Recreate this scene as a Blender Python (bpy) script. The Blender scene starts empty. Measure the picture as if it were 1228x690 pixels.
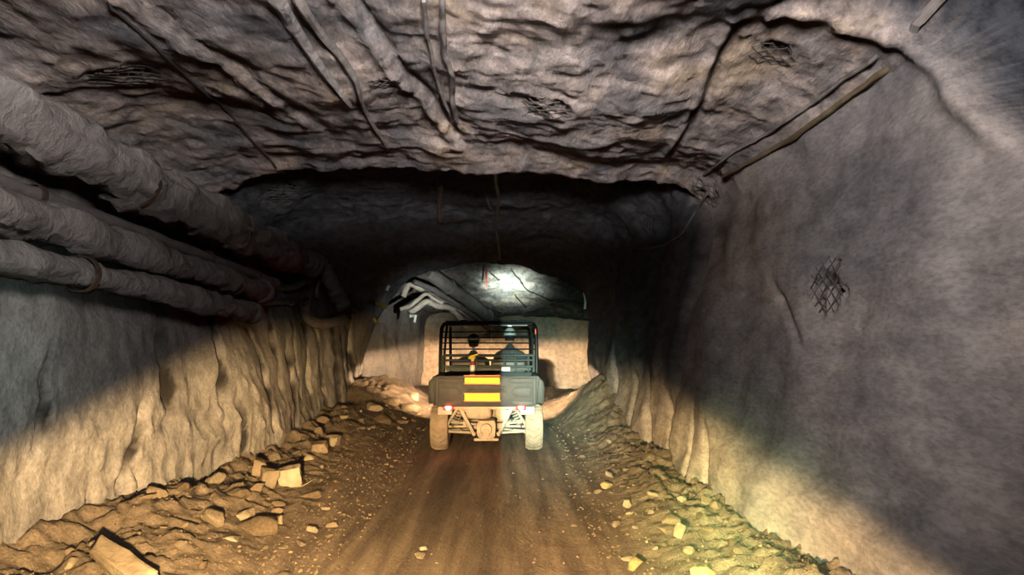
import bpy, bmesh, math, random
import numpy as np
from mathutils import Vector, Matrix, Quaternion, noise
from mathutils.bvhtree import BVHTree
from math import sin, cos, pi, radians, atan2, sqrt

random.seed(11)
sc = bpy.context.scene
COL = sc.collection
sc.view_settings.view_transform = 'Standard'
sc.view_settings.look = 'None'
sc.view_settings.gamma = 1.0
sc.view_settings.use_curve_mapping = False
sc.view_settings.exposure = 0.0
sc.cycles.use_denoising = True
sc.cycles.max_bounces = 6
sc.cycles.diffuse_bounces = 0
sc.cycles.sample_clamp_indirect = 4.0

# ------------------------------------------------------------------ camera
FPX, CX, CY = 800.0, 614.0, 345.0
CAM = Vector((0.0, 0.0, 1.6))
cd = bpy.data.cameras.new('camera')
cam = bpy.data.objects.new('camera', cd)
COL.objects.link(cam)
cd.sensor_fit = 'HORIZONTAL'
cd.sensor_width = 36.0
cd.lens = FPX / 1228 * 36.0
cd.clip_start = 0.05
cam.location = CAM
cam.rotation_euler = (radians(90 + 4.29), 0, radians(-1.0))
sc.camera = cam
RM = cam.rotation_euler.to_matrix()

def ray(u, v):
    return (RM @ Vector((u - CX, -(v - CY), -FPX))).normalized()
def at_d(u, v, d):
    r = ray(u, v)
    return CAM + r * (d / r.y)
def at_z(u, v, z):
    r = ray(u, v)
    return CAM + r * ((z - CAM.z) / r.z)

# ------------------------------------------------------------------ object helpers
def link(name, me, parent=None):
    o = bpy.data.objects.new(name, me)
    COL.objects.link(o)
    if parent is not None:
        o.parent = parent
    return o
def tag(o, label=None, cat=None, group=None, kind=None):
    if label: o['label'] = label
    if cat: o['category'] = cat
    if group: o['group'] = group
    if kind: o['kind'] = kind
    return o
def thing(name, label, cat, loc=(0, 0, 0), rotz=0.0, group=None):
    o = bpy.data.objects.new(name, None)
    COL.objects.link(o)
    o.empty_display_size = 0.2
    o.location = loc
    o.rotation_euler = (0, 0, rotz)
    return tag(o, label, cat, group)
def obj(name, bm, mat, parent=None, smooth=True, label=None):
    bmesh.ops.recalc_face_normals(bm, faces=bm.faces)
    me = bpy.data.meshes.new(name)
    bm.to_mesh(me)
    bm.free()
    if isinstance(mat, (list, tuple)):
        for m in mat: me.materials.append(m)
    else:
        me.materials.append(mat)
    if smooth:
        for p in me.polygons: p.use_smooth = True
        try: me.set_sharp_from_angle(angle=radians(38))
        except Exception: pass
    o = link(name, me, parent)
    if label: o['label'] = label
    return o

def box(bm, c, s, rot=None, bev=0.0, seg=2, mat=0):
    r = bmesh.ops.create_cube(bm, size=1.0)
    vs = r['verts']
    for v in vs:
        v.co = Vector((v.co.x * s[0], v.co.y * s[1], v.co.z * s[2]))
    faces = set(f for v in vs for f in v.link_faces)
    if bev > 0:
        es = list(set(e for v in vs for e in v.link_edges))
        b = bmesh.ops.bevel(bm, geom=es, offset=bev, segments=seg, affect='EDGES', profile=0.5)
        vs = list(set(b['verts']) | set(v for v in vs if v.is_valid))
        faces = set(f for v in vs for f in v.link_faces)
    M = Matrix.Translation(Vector(c)) @ (rot.to_4x4() if rot is not None else Matrix.Identity(4))
    for v in vs: v.co = M @ v.co
    for f in faces: f.material_index = mat
    return vs

def smooth_path(pts, n=6):
    """Catmull-Rom through pts."""
    P = [Vector(p) for p in pts]
    if len(P) < 3: return P
    out = []
    for i in range(len(P) - 1):
        p0 = P[i - 1] if i > 0 else P[0] * 2 - P[1]
        p1, p2 = P[i], P[i + 1]
        p3 = P[i + 2] if i + 2 < len(P) else P[-1] * 2 - P[-2]
        for k in range(n):
            t = k / n
            out.append(0.5 * ((2 * p1) + (p2 - p0) * t + (2 * p0 - 5 * p1 + 4 * p2 - p3) * t * t + (3 * p1 - p0 - 3 * p2 + p3) * t ** 3))
    out.append(P[-1])
    return out

def tube(bm, pts, r, n=10, caps=True, rough=0.0, seed=0.0):
    P = [Vector(p) for p in pts]
    m = len(P)
    rr = (lambda i: r[i]) if isinstance(r, (list, tuple)) else (lambda i: r)
    T = []
    for i in range(m):
        t = P[min(i + 1, m - 1)] - P[max(i - 1, 0)]
        T.append(t.normalized() if t.length > 1e-9 else Vector((0, 1, 0)))
    a = Vector((0, 0, 1)) if abs(T[0].z) < 0.9 else Vector((1, 0, 0))
    U = (a - T[0] * a.dot(T[0])).normalized()
    rings = []
    for i in range(m):
        U = (U - T[i] * U.dot(T[i])).normalized()
        W = T[i].cross(U)
        ring = []
        for k in range(n):
            an = 2 * pi * k / n
            d = U * cos(an) + W * sin(an)
            q = rr(i)
            if rough:
                q *= 1 + rough * noise.noise((P[i] + d * 0.3) * 5 + Vector((seed, 0, 0)))
            ring.append(bm.verts.new(P[i] + d * q))
        rings.append(ring)
    for i in range(m - 1):
        for k in range(n):
            bm.faces.new((rings[i][k], rings[i][(k + 1) % n], rings[i + 1][(k + 1) % n], rings[i + 1][k]))
    if caps:
        bm.faces.new(rings[0][::-1])
        bm.faces.new(rings[-1])
    return rings

def lathe(bm, prof, c=(0, 0, 0), axis='Z', n=28, closed=False):
    """prof: (radius, height) pairs; height runs along axis."""
    rings = []
    for (r, h) in prof:
        ring = []
        for k in range(n):
            a = 2 * pi * k / n
            p = (r * cos(a), r * sin(a), h)
            if axis == 'X': p = (p[2], p[0], p[1])
            elif axis == 'Y': p = (p[0], p[2], p[1])
            ring.append(bm.verts.new(Vector(c) + Vector(p)))
        rings.append(ring)
    m = len(rings)
    for i in range(m if closed else m - 1):
        j = (i + 1) % m
        for k in range(n):
            bm.faces.new((rings[i][k], rings[i][(k + 1) % n], rings[j][(k + 1) % n], rings[j][k]))
    if not closed:
        if prof[0][0] > 1e-6: bm.faces.new(rings[0][::-1])
        if prof[-1][0] > 1e-6: bm.faces.new(rings[-1])
    return rings

def prism(bm, poly, lo, hi, axis='Y', bev=0.0):
    """polygon in the plane perpendicular to axis, extruded from lo to hi."""
    def mk(p, h):
        if axis == 'Y': return Vector((p[0], h, p[1]))
        if axis == 'X': return Vector((h, p[0], p[1]))
        return Vector((p[0], p[1], h))
    a = [bm.verts.new(mk(p, lo)) for p in poly]
    b = [bm.verts.new(mk(p, hi)) for p in poly]
    n = len(poly)
    fs = [bm.faces.new(a), bm.faces.new(b[::-1])]
    for i in range(n):
        fs.append(bm.faces.new((a[i], b[i], b[(i + 1) % n], a[(i + 1) % n])))
    bmesh.ops.recalc_face_normals(bm, faces=fs)
    if bev > 0:
        es = list(set(e for f in fs for e in f.edges))
        bmesh.ops.bevel(bm, geom=es, offset=bev, segments=2, affect='EDGES', profile=0.5)

# ------------------------------------------------------------------ materials
def new_mat(name):
    m = bpy.data.materials.new(name)
    m.use_nodes = True
    nt = m.node_tree
    for n in list(nt.nodes): nt.nodes.remove(n)
    out = nt.nodes.new('ShaderNodeOutputMaterial')
    b = nt.nodes.new('ShaderNodeBsdfPrincipled')
    nt.links.new(b.outputs[0], out.inputs[0])
    return m, nt, b
def ramp(nt, src, stops):
    r = nt.nodes.new('ShaderNodeValToRGB')
    e = r.color_ramp.elements
    e[0].position, e[0].color = stops[0][0], (*stops[0][1], 1)
    e[1].position, e[1].color = stops[-1][0], (*stops[-1][1], 1)
    for p, c in stops[1:-1]:
        x = e.new(p); x.color = (*c, 1)
    nt.links.new(src, r.inputs[0])
    return r.outputs[0]
def nz(nt, vec, scale, detail=6, rough=0.6, dist=0.0):
    n = nt.nodes.new('ShaderNodeTexNoise')
    n.inputs['Scale'].default_value = scale
    n.inputs['Detail'].default_value = detail
    n.inputs['Roughness'].default_value = rough
    n.inputs['Distortion'].default_value = dist
    nt.links.new(vec, n.inputs['Vector'])
    return n.outputs[0]
def coords(nt, kind='Object', scale=(1, 1, 1), rot=(0, 0, 0)):
    t = nt.nodes.new('ShaderNodeTexCoord')
    mp = nt.nodes.new('ShaderNodeMapping')
    mp.inputs['Scale'].default_value = scale
    mp.inputs['Rotation'].default_value = rot
    nt.links.new(t.outputs[kind], mp.inputs[0])
    return mp.outputs[0]
def mixc(nt, f, a, b, mode='MIX'):
    m = nt.nodes.new('ShaderNodeMix')
    m.data_type = 'RGBA'; m.blend_type = mode
    for s, v in ((m.inputs[0], f), (m.inputs[6], a), (m.inputs[7], b)):
        if isinstance(v, (int, float)): s.default_value = v
        elif isinstance(v, tuple): s.default_value = (*v, 1)
        else: nt.links.new(v, s)
    return m.outputs[2]
def math_(nt, op, a, b=None, clamp=False):
    m = nt.nodes.new('ShaderNodeMath'); m.operation = op; m.use_clamp = clamp
    for s, v in ((m.inputs[0], a), (m.inputs[1], b)):
        if v is None: continue
        if isinstance(v, (int, float)): s.default_value = v
        else: nt.links.new(v, s)
    return m.outputs[0]
def bump(nt, b, h, strength, dist, prev=None):
    n = nt.nodes.new('ShaderNodeBump')
    n.inputs['Strength'].default_value = strength
    n.inputs['Distance'].default_value = dist
    nt.links.new(h, n.inputs['Height'])
    if prev is not None: nt.links.new(prev, n.inputs['Normal'])
    nt.links.new(n.outputs[0], b.inputs['Normal'])
    return n.outputs[0]

def rock_mat(name, cols, bare_shade, streak=(1, 1, 1), patch=0.9, bs=1.0, grain=(1, 1, 1), midc=0.75):
    """shotcreted rock: patches of grey, pinkish and tan crust; exposed pit rock plus painted shade in cracks and recess, set by attribute."""
    m, nt, b = new_mat(name)
    v = coords(nt, 'Object', streak)
    big = nz(nt, v, patch, 4, 0.55, 0.4)
    c = ramp(nt, big, [(0.34, cols[0]), (0.46, cols[1]), (0.56, cols[2]), (0.68, cols[3])])
    v2 = coords(nt, 'Object', grain)
    mid = nz(nt, v2, 7.0, 7, 0.68, 0.2)
    c = mixc(nt, midc, c, ramp(nt, mid, [(0.34, (0.40, 0.40, 0.41)), (0.60, (1.18, 1.15, 1.12))]), 'MULTIPLY')
    spk = nz(nt, v2, 42.0, 3, 0.6)
    c = mixc(nt, 0.6, c, ramp(nt, spk, [(0.36, (0.62, 0.62, 0.62)), (0.6, (1.08, 1.08, 1.08))]), 'MULTIPLY')
    at = nt.nodes.new('ShaderNodeAttribute'); at.attribute_name = 'bare_shade'
    c = mixc(nt, at.outputs['Fac'], c, bare_shade)
    # shade beyond the brow and in the shoulder pocket, painted as a darker tone
    ar = nt.nodes.new('ShaderNodeAttribute'); ar.attribute_name = 'shade_tone'
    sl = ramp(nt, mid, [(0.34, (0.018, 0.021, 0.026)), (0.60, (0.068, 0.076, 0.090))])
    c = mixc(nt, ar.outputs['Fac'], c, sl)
    nt.links.new(c, b.inputs['Base Color'])
    b.inputs['Roughness'].default_value = 0.9
    b.inputs['Specular IOR Level'].default_value = 0.2
    n1 = bump(nt, b, mid, 0.7 * bs, 0.05)
    n2 = bump(nt, b, nz(nt, v2, 24.0, 6, 0.7), 0.6 * bs, 0.02, n1)
    return m

def simple_mat(name, col, rough=0.5, metal=0.0, var=0.25, scale=14.0, dust=None, dustamt=0.5, bumpd=0.0, spec=0.5):
    m, nt, b = new_mat(name)
    v = coords(nt, 'Object')
    n = nz(nt, v, scale, 5, 0.6)
    c = mixc(nt, 1.0, col, ramp(nt, n, [(0.3, (1 - var,) * 3), (0.7, (1 + var,) * 3)]), 'MULTIPLY')
    if dust is not None:
        f = ramp(nt, nz(nt, v, scale * 0.45, 6, 0.7), [(0.5 - dustamt * 0.4, (0, 0, 0)), (0.62, (dustamt,) * 3)])
        c = mixc(nt, f, c, dust)
    nt.links.new(c, b.inputs['Base Color'])
    b.inputs['Roughness'].default_value = rough
    b.inputs['Metallic'].default_value = metal
    b.inputs['Specular IOR Level'].default_value = spec
    if bumpd: bump(nt, b, nz(nt, v, scale * 2, 6, 0.65), 0.6, bumpd)
    return m
def lit_mat(name, col, strength, base=(0.5, 0.02, 0.02)):
    m, nt, b = new_mat(name)
    b.inputs['Base Color'].default_value = (*base, 1)
    b.inputs['Emission Color'].default_value = (*col, 1)
    b.inputs['Emission Strength'].default_value = strength
    v = coords(nt)
    bump(nt, b, nz(nt, v, 60.0, 2), 0.2, 0.002)
    return m

M_CEIL = rock_mat('ceiling_crust', [(0.17, 0.175, 0.19), (0.29, 0.265, 0.255), (0.41, 0.355, 0.325), (0.48, 0.39, 0.29)], (0.035, 0.032, 0.03), (1, 0.6, 1), 1.5, 1.0, (1, 0.4, 1), 0.92)
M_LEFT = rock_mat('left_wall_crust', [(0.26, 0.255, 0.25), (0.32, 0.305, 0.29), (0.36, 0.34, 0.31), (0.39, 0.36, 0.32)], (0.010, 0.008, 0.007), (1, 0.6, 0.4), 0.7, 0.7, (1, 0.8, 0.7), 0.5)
M_RIGHT = rock_mat('right_wall_crust', [(0.19, 0.185, 0.19), (0.28, 0.26, 0.25), (0.37, 0.33, 0.295), (0.42, 0.365, 0.305)], (0.04, 0.035, 0.03), (1, 0.5, 0.9), 0.75, 0.6, (1, 0.35, 1), 0.5)
M_BACK = rock_mat('back_wall_rock', [(0.36, 0.31, 0.25), (0.42, 0.36, 0.28), (0.46, 0.39, 0.30), (0.40, 0.34, 0.29)], (0.012, 0.011, 0.010), (1, 1, 0.6), 0.8, 0.5, (1, 1, 1), 0.55)

def floor_mat():
    m, nt, b = new_mat('dirt_road')
    v = coords(nt, 'Object')
    at = nt.nodes.new('ShaderNodeAttribute'); at.attribute_name = 'berm'
    st = coords(nt, 'Object', (3.2, 0.22, 1))
    streak = nz(nt, st, 1.7, 5, 0.6, 0.3)
    road = ramp(nt, streak, [(0.30, (0.085, 0.066, 0.050)), (0.45, (0.165, 0.126, 0.092)), (0.58, (0.25, 0.193, 0.138)), (0.72, (0.34, 0.268, 0.195))])
    # damp wheel line down the middle of the road
    at2 = nt.nodes.new('ShaderNodeAttribute'); at2.attribute_name = 'damp'
    road = mixc(nt, at2.outputs['Fac'], road, (0.06, 0.046, 0.037))
    n2 = nz(nt, v, 5.0, 7, 0.7)
    rub = ramp(nt, n2, [(0.3, (0.11, 0.085, 0.06)), (0.5, (0.20, 0.158, 0.112)), (0.7, (0.30, 0.24, 0.17))])
    c = mixc(nt, at.outputs['Fac'], road, rub)
    spk = nz(nt, v, 55.0, 4, 0.7)
    c = mixc(nt, 0.7, c, ramp(nt, spk, [(0.34, (0.6, 0.6, 0.6)), (0.64, (1.25, 1.22, 1.18))]), 'MULTIPLY')
    nt.links.new(c, b.inputs['Base Color'])
    b.inputs['Roughness'].default_value = 0.88
    b.inputs['Specular IOR Level'].default_value = 0.25
    n1 = bump(nt, b, n2, 0.5, 0.05)
    bump(nt, b, nz(nt, v, 30.0, 6, 0.7), 0.8, 0.02, n1)
    return m
M_FLOOR = floor_mat()

def stone_mat(name, a, b_, c_):
    m, nt, b = new_mat(name)
    v = coords(nt, 'Object')
    oi = nt.nodes.new('ShaderNodeObjectInfo')
    n = nz(nt, v, 6.0, 6, 0.65)
    c = ramp(nt, n, [(0.32, a), (0.52, b_), (0.7, c_)])
    br = ramp(nt, oi.outputs['Random'], [(0.0, (0.62, 0.60, 0.57)), (1.0, (1.3, 1.3, 1.3))])
    c = mixc(nt, 1.0, c, br, 'MULTIPLY')
    nt.links.new(c, b.inputs['Base Color'])
    b.inputs['Roughness'].default_value = 0.85
    b.inputs['Specular IOR Level'].default_value = 0.3
    bump(nt, b, nz(nt, v, 26.0, 6, 0.7), 0.6, 0.02)
    return m
M_STONE = stone_mat('tan_stone', (0.14, 0.105, 0.066), (0.21, 0.16, 0.104), (0.28, 0.22, 0.148))
M_PALE = stone_mat('pale_stone', (0.22, 0.175, 0.115), (0.31, 0.255, 0.175), (0.40, 0.34, 0.25))
M_YELLOW = stone_mat('ochre_stone', (0.30, 0.23, 0.10), (0.38, 0.30, 0.14), (0.44, 0.36, 0.2))

M_PIPE = simple_mat('crusted_pipe', (0.20, 0.19, 0.185), 0.9, 0, 0.5, 5.0, (0.30, 0.275, 0.255), 0.75, 0.09, 0.15)
M_HOSE = simple_mat('dusty_hose', (0.30, 0.26, 0.22), 0.8, 0, 0.35, 9.0, (0.36, 0.31, 0.25), 0.6, 0.02, 0.2)
M_PALEHOSE = simple_mat('pale_hose', (0.52, 0.47, 0.40), 0.7, 0, 0.3, 9.0, (0.45, 0.38, 0.3), 0.4, 0.01, 0.3)
M_DARKPIPE = simple_mat('dark_pipe', (0.13, 0.12, 0.125), 0.7, 0, 0.4, 7.0, (0.22, 0.2, 0.18), 0.5, 0.02, 0.3)
M_CABLE = simple_mat('crusted_cable', (0.17, 0.155, 0.145), 0.85, 0, 0.4, 8.0, None, 0, 0.02, 0.2)
M_DARKCABLE = simple_mat('black_cable', (0.03, 0.03, 0.032), 0.6, 0, 0.3, 12.0)
M_BUNDLE = simple_mat('brown_cable', (0.12, 0.092, 0.055), 0.75, 0, 0.35, 8.0, None, 0, 0.01, 0.3)
M_STEEL = simple_mat('rusty_steel', (0.12, 0.09, 0.07), 0.6, 0.6, 0.4, 20.0)
M_WIRE = simple_mat('mesh_wire', (0.07, 0.062, 0.056), 0.75, 0.0, 0.4, 20.0)
M_WHITE = simple_mat('white_paint', (0.8, 0.8, 0.78), 0.4, 0, 0.05, 20.0)
M_YTAG = simple_mat('yellow_tag_plastic', (0.8, 0.6, 0.12), 0.5, 0, 0.1, 20.0)
M_REDRIB = simple_mat('red_ribbon_vinyl', (0.75, 0.03, 0.02), 0.5, 0, 0.1, 20.0)

# ------------------------------------------------------------------ the drift (tunnel) shell
def sstep(a, b, x):
    if a == b: return 1.0 if x >= b else 0.0
    t = (x - a) / (b - a)
    t = 0.0 if t < 0 else 1.0 if t > 1 else t
    return t * t * (3 - 2 * t)
def nn(x, y, z): return noise.noise((x, y, z))
def fbm(x, y, z, o=4): return noise.fractal((x, y, z), 1.0, 2.0, o)

ST = [
 (-5.0, [(-3.0,-.3),(-3.08,.8),(-3.2,1.8),(-3.4,2.75),(-3.45,3.3),(-2.7,3.56),(-1.3,3.62),(0,3.62),(1.1,3.6),(1.9,3.5),(2.4,3.22),(2.5,2.6),(2.45,1.8),(2.25,.95),(2.0,.35),(1.75,-.3)]),
 (3.0,  [(-3.0,-.3),(-3.08,.8),(-3.2,1.8),(-3.4,2.75),(-3.45,3.3),(-2.7,3.56),(-1.3,3.62),(0,3.62),(1.1,3.6),(1.9,3.5),(2.4,3.22),(2.5,2.6),(2.45,1.8),(2.25,.95),(2.0,.35),(1.75,-.3)]),
 (7.85, [(-2.75,-.3),(-2.85,.8),(-3.05,1.8),(-3.4,2.75),(-3.5,3.25),(-2.9,3.55),(-1.3,3.60),(0,3.60),(1.1,3.58),(1.9,3.53),(2.42,3.25),(2.45,2.6),(2.3,1.8),(2.1,.95),(1.9,.35),(1.75,-.3)]),
 (8.2,  [(-2.75,-.3),(-2.86,.8),(-3.07,1.8),(-3.4,2.75),(-3.5,3.35),(-2.9,3.80),(-1.3,4.02),(0,4.04),(1.1,4.02),(1.9,3.88),(2.40,3.40),(2.38,2.6),(2.22,1.8),(2.06,.95),(1.9,.35),(1.75,-.3)]),
 (11.0, [(-2.9,-.3),(-3.0,.8),(-3.15,1.8),(-3.35,2.7),(-3.3,3.25),(-2.6,3.62),(-1.2,3.84),(0,3.88),(1.1,3.82),(1.8,3.62),(2.2,3.2),(2.2,2.6),(2.12,1.8),(2.05,.95),(1.95,.35),(1.85,-.3)]),
 (14.5, [(-3.1,-.3),(-3.15,.8),(-3.25,1.8),(-3.2,2.5),(-2.9,2.95),(-2.2,3.32),(-1.1,3.55),(0,3.60),(1,3.54),(1.7,3.3),(2.1,2.9),(2.15,2.4),(2.12,1.8),(2.1,.95),(2.05,.35),(2.0,-.3)]),
 (17.0, [(-3.6,-.3),(-3.5,.6),(-3.4,1.3),(-3.05,2.1),(-2.7,2.7),(-2.2,3.15),(-1.2,3.35),(0,3.42),(.9,3.32),(1.6,3.05),(2.02,2.75),(2.13,2.3),(2.18,1.7),(2.25,.95),(2.35,.35),(2.4,-.3)]),
 (17.4, [(-4.6,-.6),(-4.6,.8),(-4.5,1.8),(-4.3,2.7),(-3.8,3.3),(-2.6,3.7),(-1.2,3.75),(0,3.72),(1.2,3.68),(2.4,3.5),(3.3,3.1),(3.7,2.4),(3.8,1.8),(3.8,.9),(3.8,.3),(3.8,-.6)]),
 (18.8, [(-4.15,-.6),(-4.1,.8),(-4.0,1.7),(-3.9,2.5),(-3.6,3.0),(-2.6,3.35),(-1.2,3.4),(0,3.38),(1.2,3.3),(2.4,3.15),(3.3,2.8),(3.7,2.3),(3.8,1.75),(3.8,.9),(3.8,.3),(3.8,-.6)]),
 (20.5, [(-3.4,-.6),(-3.4,.8),(-3.35,1.6),(-3.3,2.3),(-3.1,2.7),(-2.4,2.95),(-1.2,3.0),(0,2.95),(1.2,2.85),(2.4,2.7),(3.3,2.5),(3.7,2.2),(3.8,1.7),(3.8,.9),(3.8,.3),(3.8,-.6)]),
 (22.5, [(-2.9,-.6),(-2.85,.6),(-2.8,1.4),(-2.75,2.0),(-2.6,2.4),(-2.0,2.55),(-1.0,2.55),(0,2.5),(1.2,2.4),(2.4,2.3),(3.3,2.2),(3.7,2.0),(3.8,1.6),(3.8,.9),(3.8,.3),(3.8,-.6)]),
 (25.5, [(-2.6,-.6),(-2.55,.6),(-2.5,1.3),(-2.45,1.9),(-2.3,2.2),(-1.8,2.35),(-1.0,2.35),(0,2.3),(1.2,2.2),(2.4,2.15),(3.3,2.1),(3.7,1.9),(3.8,1.5),(3.8,.9),(3.8,.3),(3.8,-.6)]),
]
NSEG = [26] * 4 + [30] * 6 + [24] * 5

def profile(pts):
    """Catmull-Rom samples of a profile: list of (x, z, outward nx, outward nz, t)."""
    out = []
    n = len(pts)
    for i in range(n - 1):
        p0 = pts[max(i - 1, 0)]; p1 = pts[i]; p2 = pts[i + 1]; p3 = pts[min(i + 2, n - 1)]
        m = NSEG[i]
        for k in range(m + (1 if i == n - 2 else 0)):
            t = k / m
            def cr(a, b, c, d):
                return 0.5 * ((2 * b) + (c - a) * t + (2 * a - 5 * b + 4 * c - d) * t * t + (3 * b - a - 3 * c + d) * t ** 3)
            def dcr(a, b, c, d):
                return 0.5 * ((c - a) + 2 * (2 * a - 5 * b + 4 * c - d) * t + 3 * (3 * b - a - 3 * c + d) * t * t)
            x = cr(p0[0], p1[0], p2[0], p3[0]); z = cr(p0[1], p1[1], p2[1], p3[1])
            dx = dcr(p0[0], p1[0], p2[0], p3[0]); dz = dcr(p0[1], p1[1], p2[1], p3[1])
            L = sqrt(dx * dx + dz * dz) or 1.0
            out.append((x, z, -dz / L, dx / L, i + t))
    return out
PROF = [(d, profile(p)) for d, p in ST]
NU = len(PROF[0][1])

def frange(a, b, s):
    n = max(1, int(round((b - a) / s)))
    return [a + (b - a) * i / n for i in range(n)]
DS = frange(-4, 2.6, .32) + frange(2.6, 4, .03) + frange(4, 7.6, .03) + frange(7.6, 8.6, .022) + frange(8.6, 12, .035) + frange(12, 16.8, .05) + frange(16.8, 17.6, .03) + frange(17.6, 25.5, .11) + [25.5]

# cracks on the left wall: (distance along the drift, from height, to height, half width, depth, lean)
CRACKS = [(5.45, .45, 1.0, .05, .12, .45), (5.75, .15, .55, .04, .08, -.45), (6.05, .85, 2.3, .085, .12, .10), (5.1, .1, .5, .035, .07, .08), (7.0, .95, 2.1, .08, .14, .10), (7.35, .1, 1.0, .06, .10, -.12), (8.2, .35, 1.6, .11, .16, .06),
          (8.9, 1.0, 2.0, .07, .12, .25), (9.5, .35, 1.5, .10, .15, .10), (10.0, .8, 2.1, .08, .14, -.06), (10.8, .3, 2.1, .11, .17, .12), (11.7, .3, 2.0, .10, .15, -.10),
          (12.6, .3, 2.1, .13, .2, .06), (13.5, .3, 2.2, .2, .25, .0), (14.4, .3, 2.2, .16, .2, .1), (15.4, .3, 2.0, .18, .2, -.1), (4.6, .9, 1.5, .03, .05, .1)]
CRACKS_R = [(6.3, .1, .75, .05, .05, .6), (6.8, .1, .8, .05, .05, .5), (7.6, .1, .9, .10, .07, .9), (8.7, .1, 1.0, .12, .08, .9), (9.8, .1, 1.1, .12, .07, .8), (5.2, 1.55, 2.1, .06, .05, 1.2), (11.4, .2, 1.6, .10, .08, .4), (13.0, .2, 1.8, .12, .10, .2)]
# seams along the roof where the crust has split: (x at d=3.5, slope dx/dd, from d, to d, half width, depth)
SEAMS = [(-1.02, .062, 2.5, 7.2, .035, .07), (-2.15, .05, 2.5, 6.6, .03, .05), (1.5, .03, 4.0, 7.4, .03, .05)]

def surf(j, d):
    """point j of the profile at distance d."""
    # the brow is ragged: shift the lookup by a noise that varies across the roof
    k = 0
    p_t = PROF[0][1][j][4]
    xr = (p_t - 7) * 1.1
    dd = d
    if 6.8 < d < 9.4:
        dd = d + (0.22 * nn(xr * 0.9, 3.1, 0) + 0.12 * nn(xr * 3.0, 7.7, 0) + .05 * nn(xr * 9, 1.7, 0)) * (1 - abs(d - 8.1) / 1.3 if abs(d - 8.1) < 1.3 else 0)
    if 16 < d < 18.4:
        dd = d + (0.18 * nn(p_t * 1.3, 5.1, 0) + 0.08 * nn(p_t * 4, 9.7, 0)) * (1 - abs(d - 17.2) / 1.2 if abs(d - 17.2) < 1.2 else 0)
    dd = min(max(dd, ST[0][0]), ST[-1][0])
    while k < len(PROF) - 2 and PROF[k + 1][0] <= dd: k += 1
    d0, a = PROF[k]; d1, b = PROF[k + 1]
    t = (dd - d0) / (d1 - d0)
    if k in (2, 6): t = t * t * (3 - 2 * t)
    A, B = a[j], b[j]
    x = A[0] + (B[0] - A[0]) * t; z = A[1] + (B[1] - A[1]) * t
    nx = A[2] + (B[2] - A[2]) * t; nz_ = A[3] + (B[3] - A[3]) * t
    if k in (2, 6):
        # a stepped face: keep the crust noise small there
        pass
    return x, z, nx, nz_, A[4]

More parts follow.
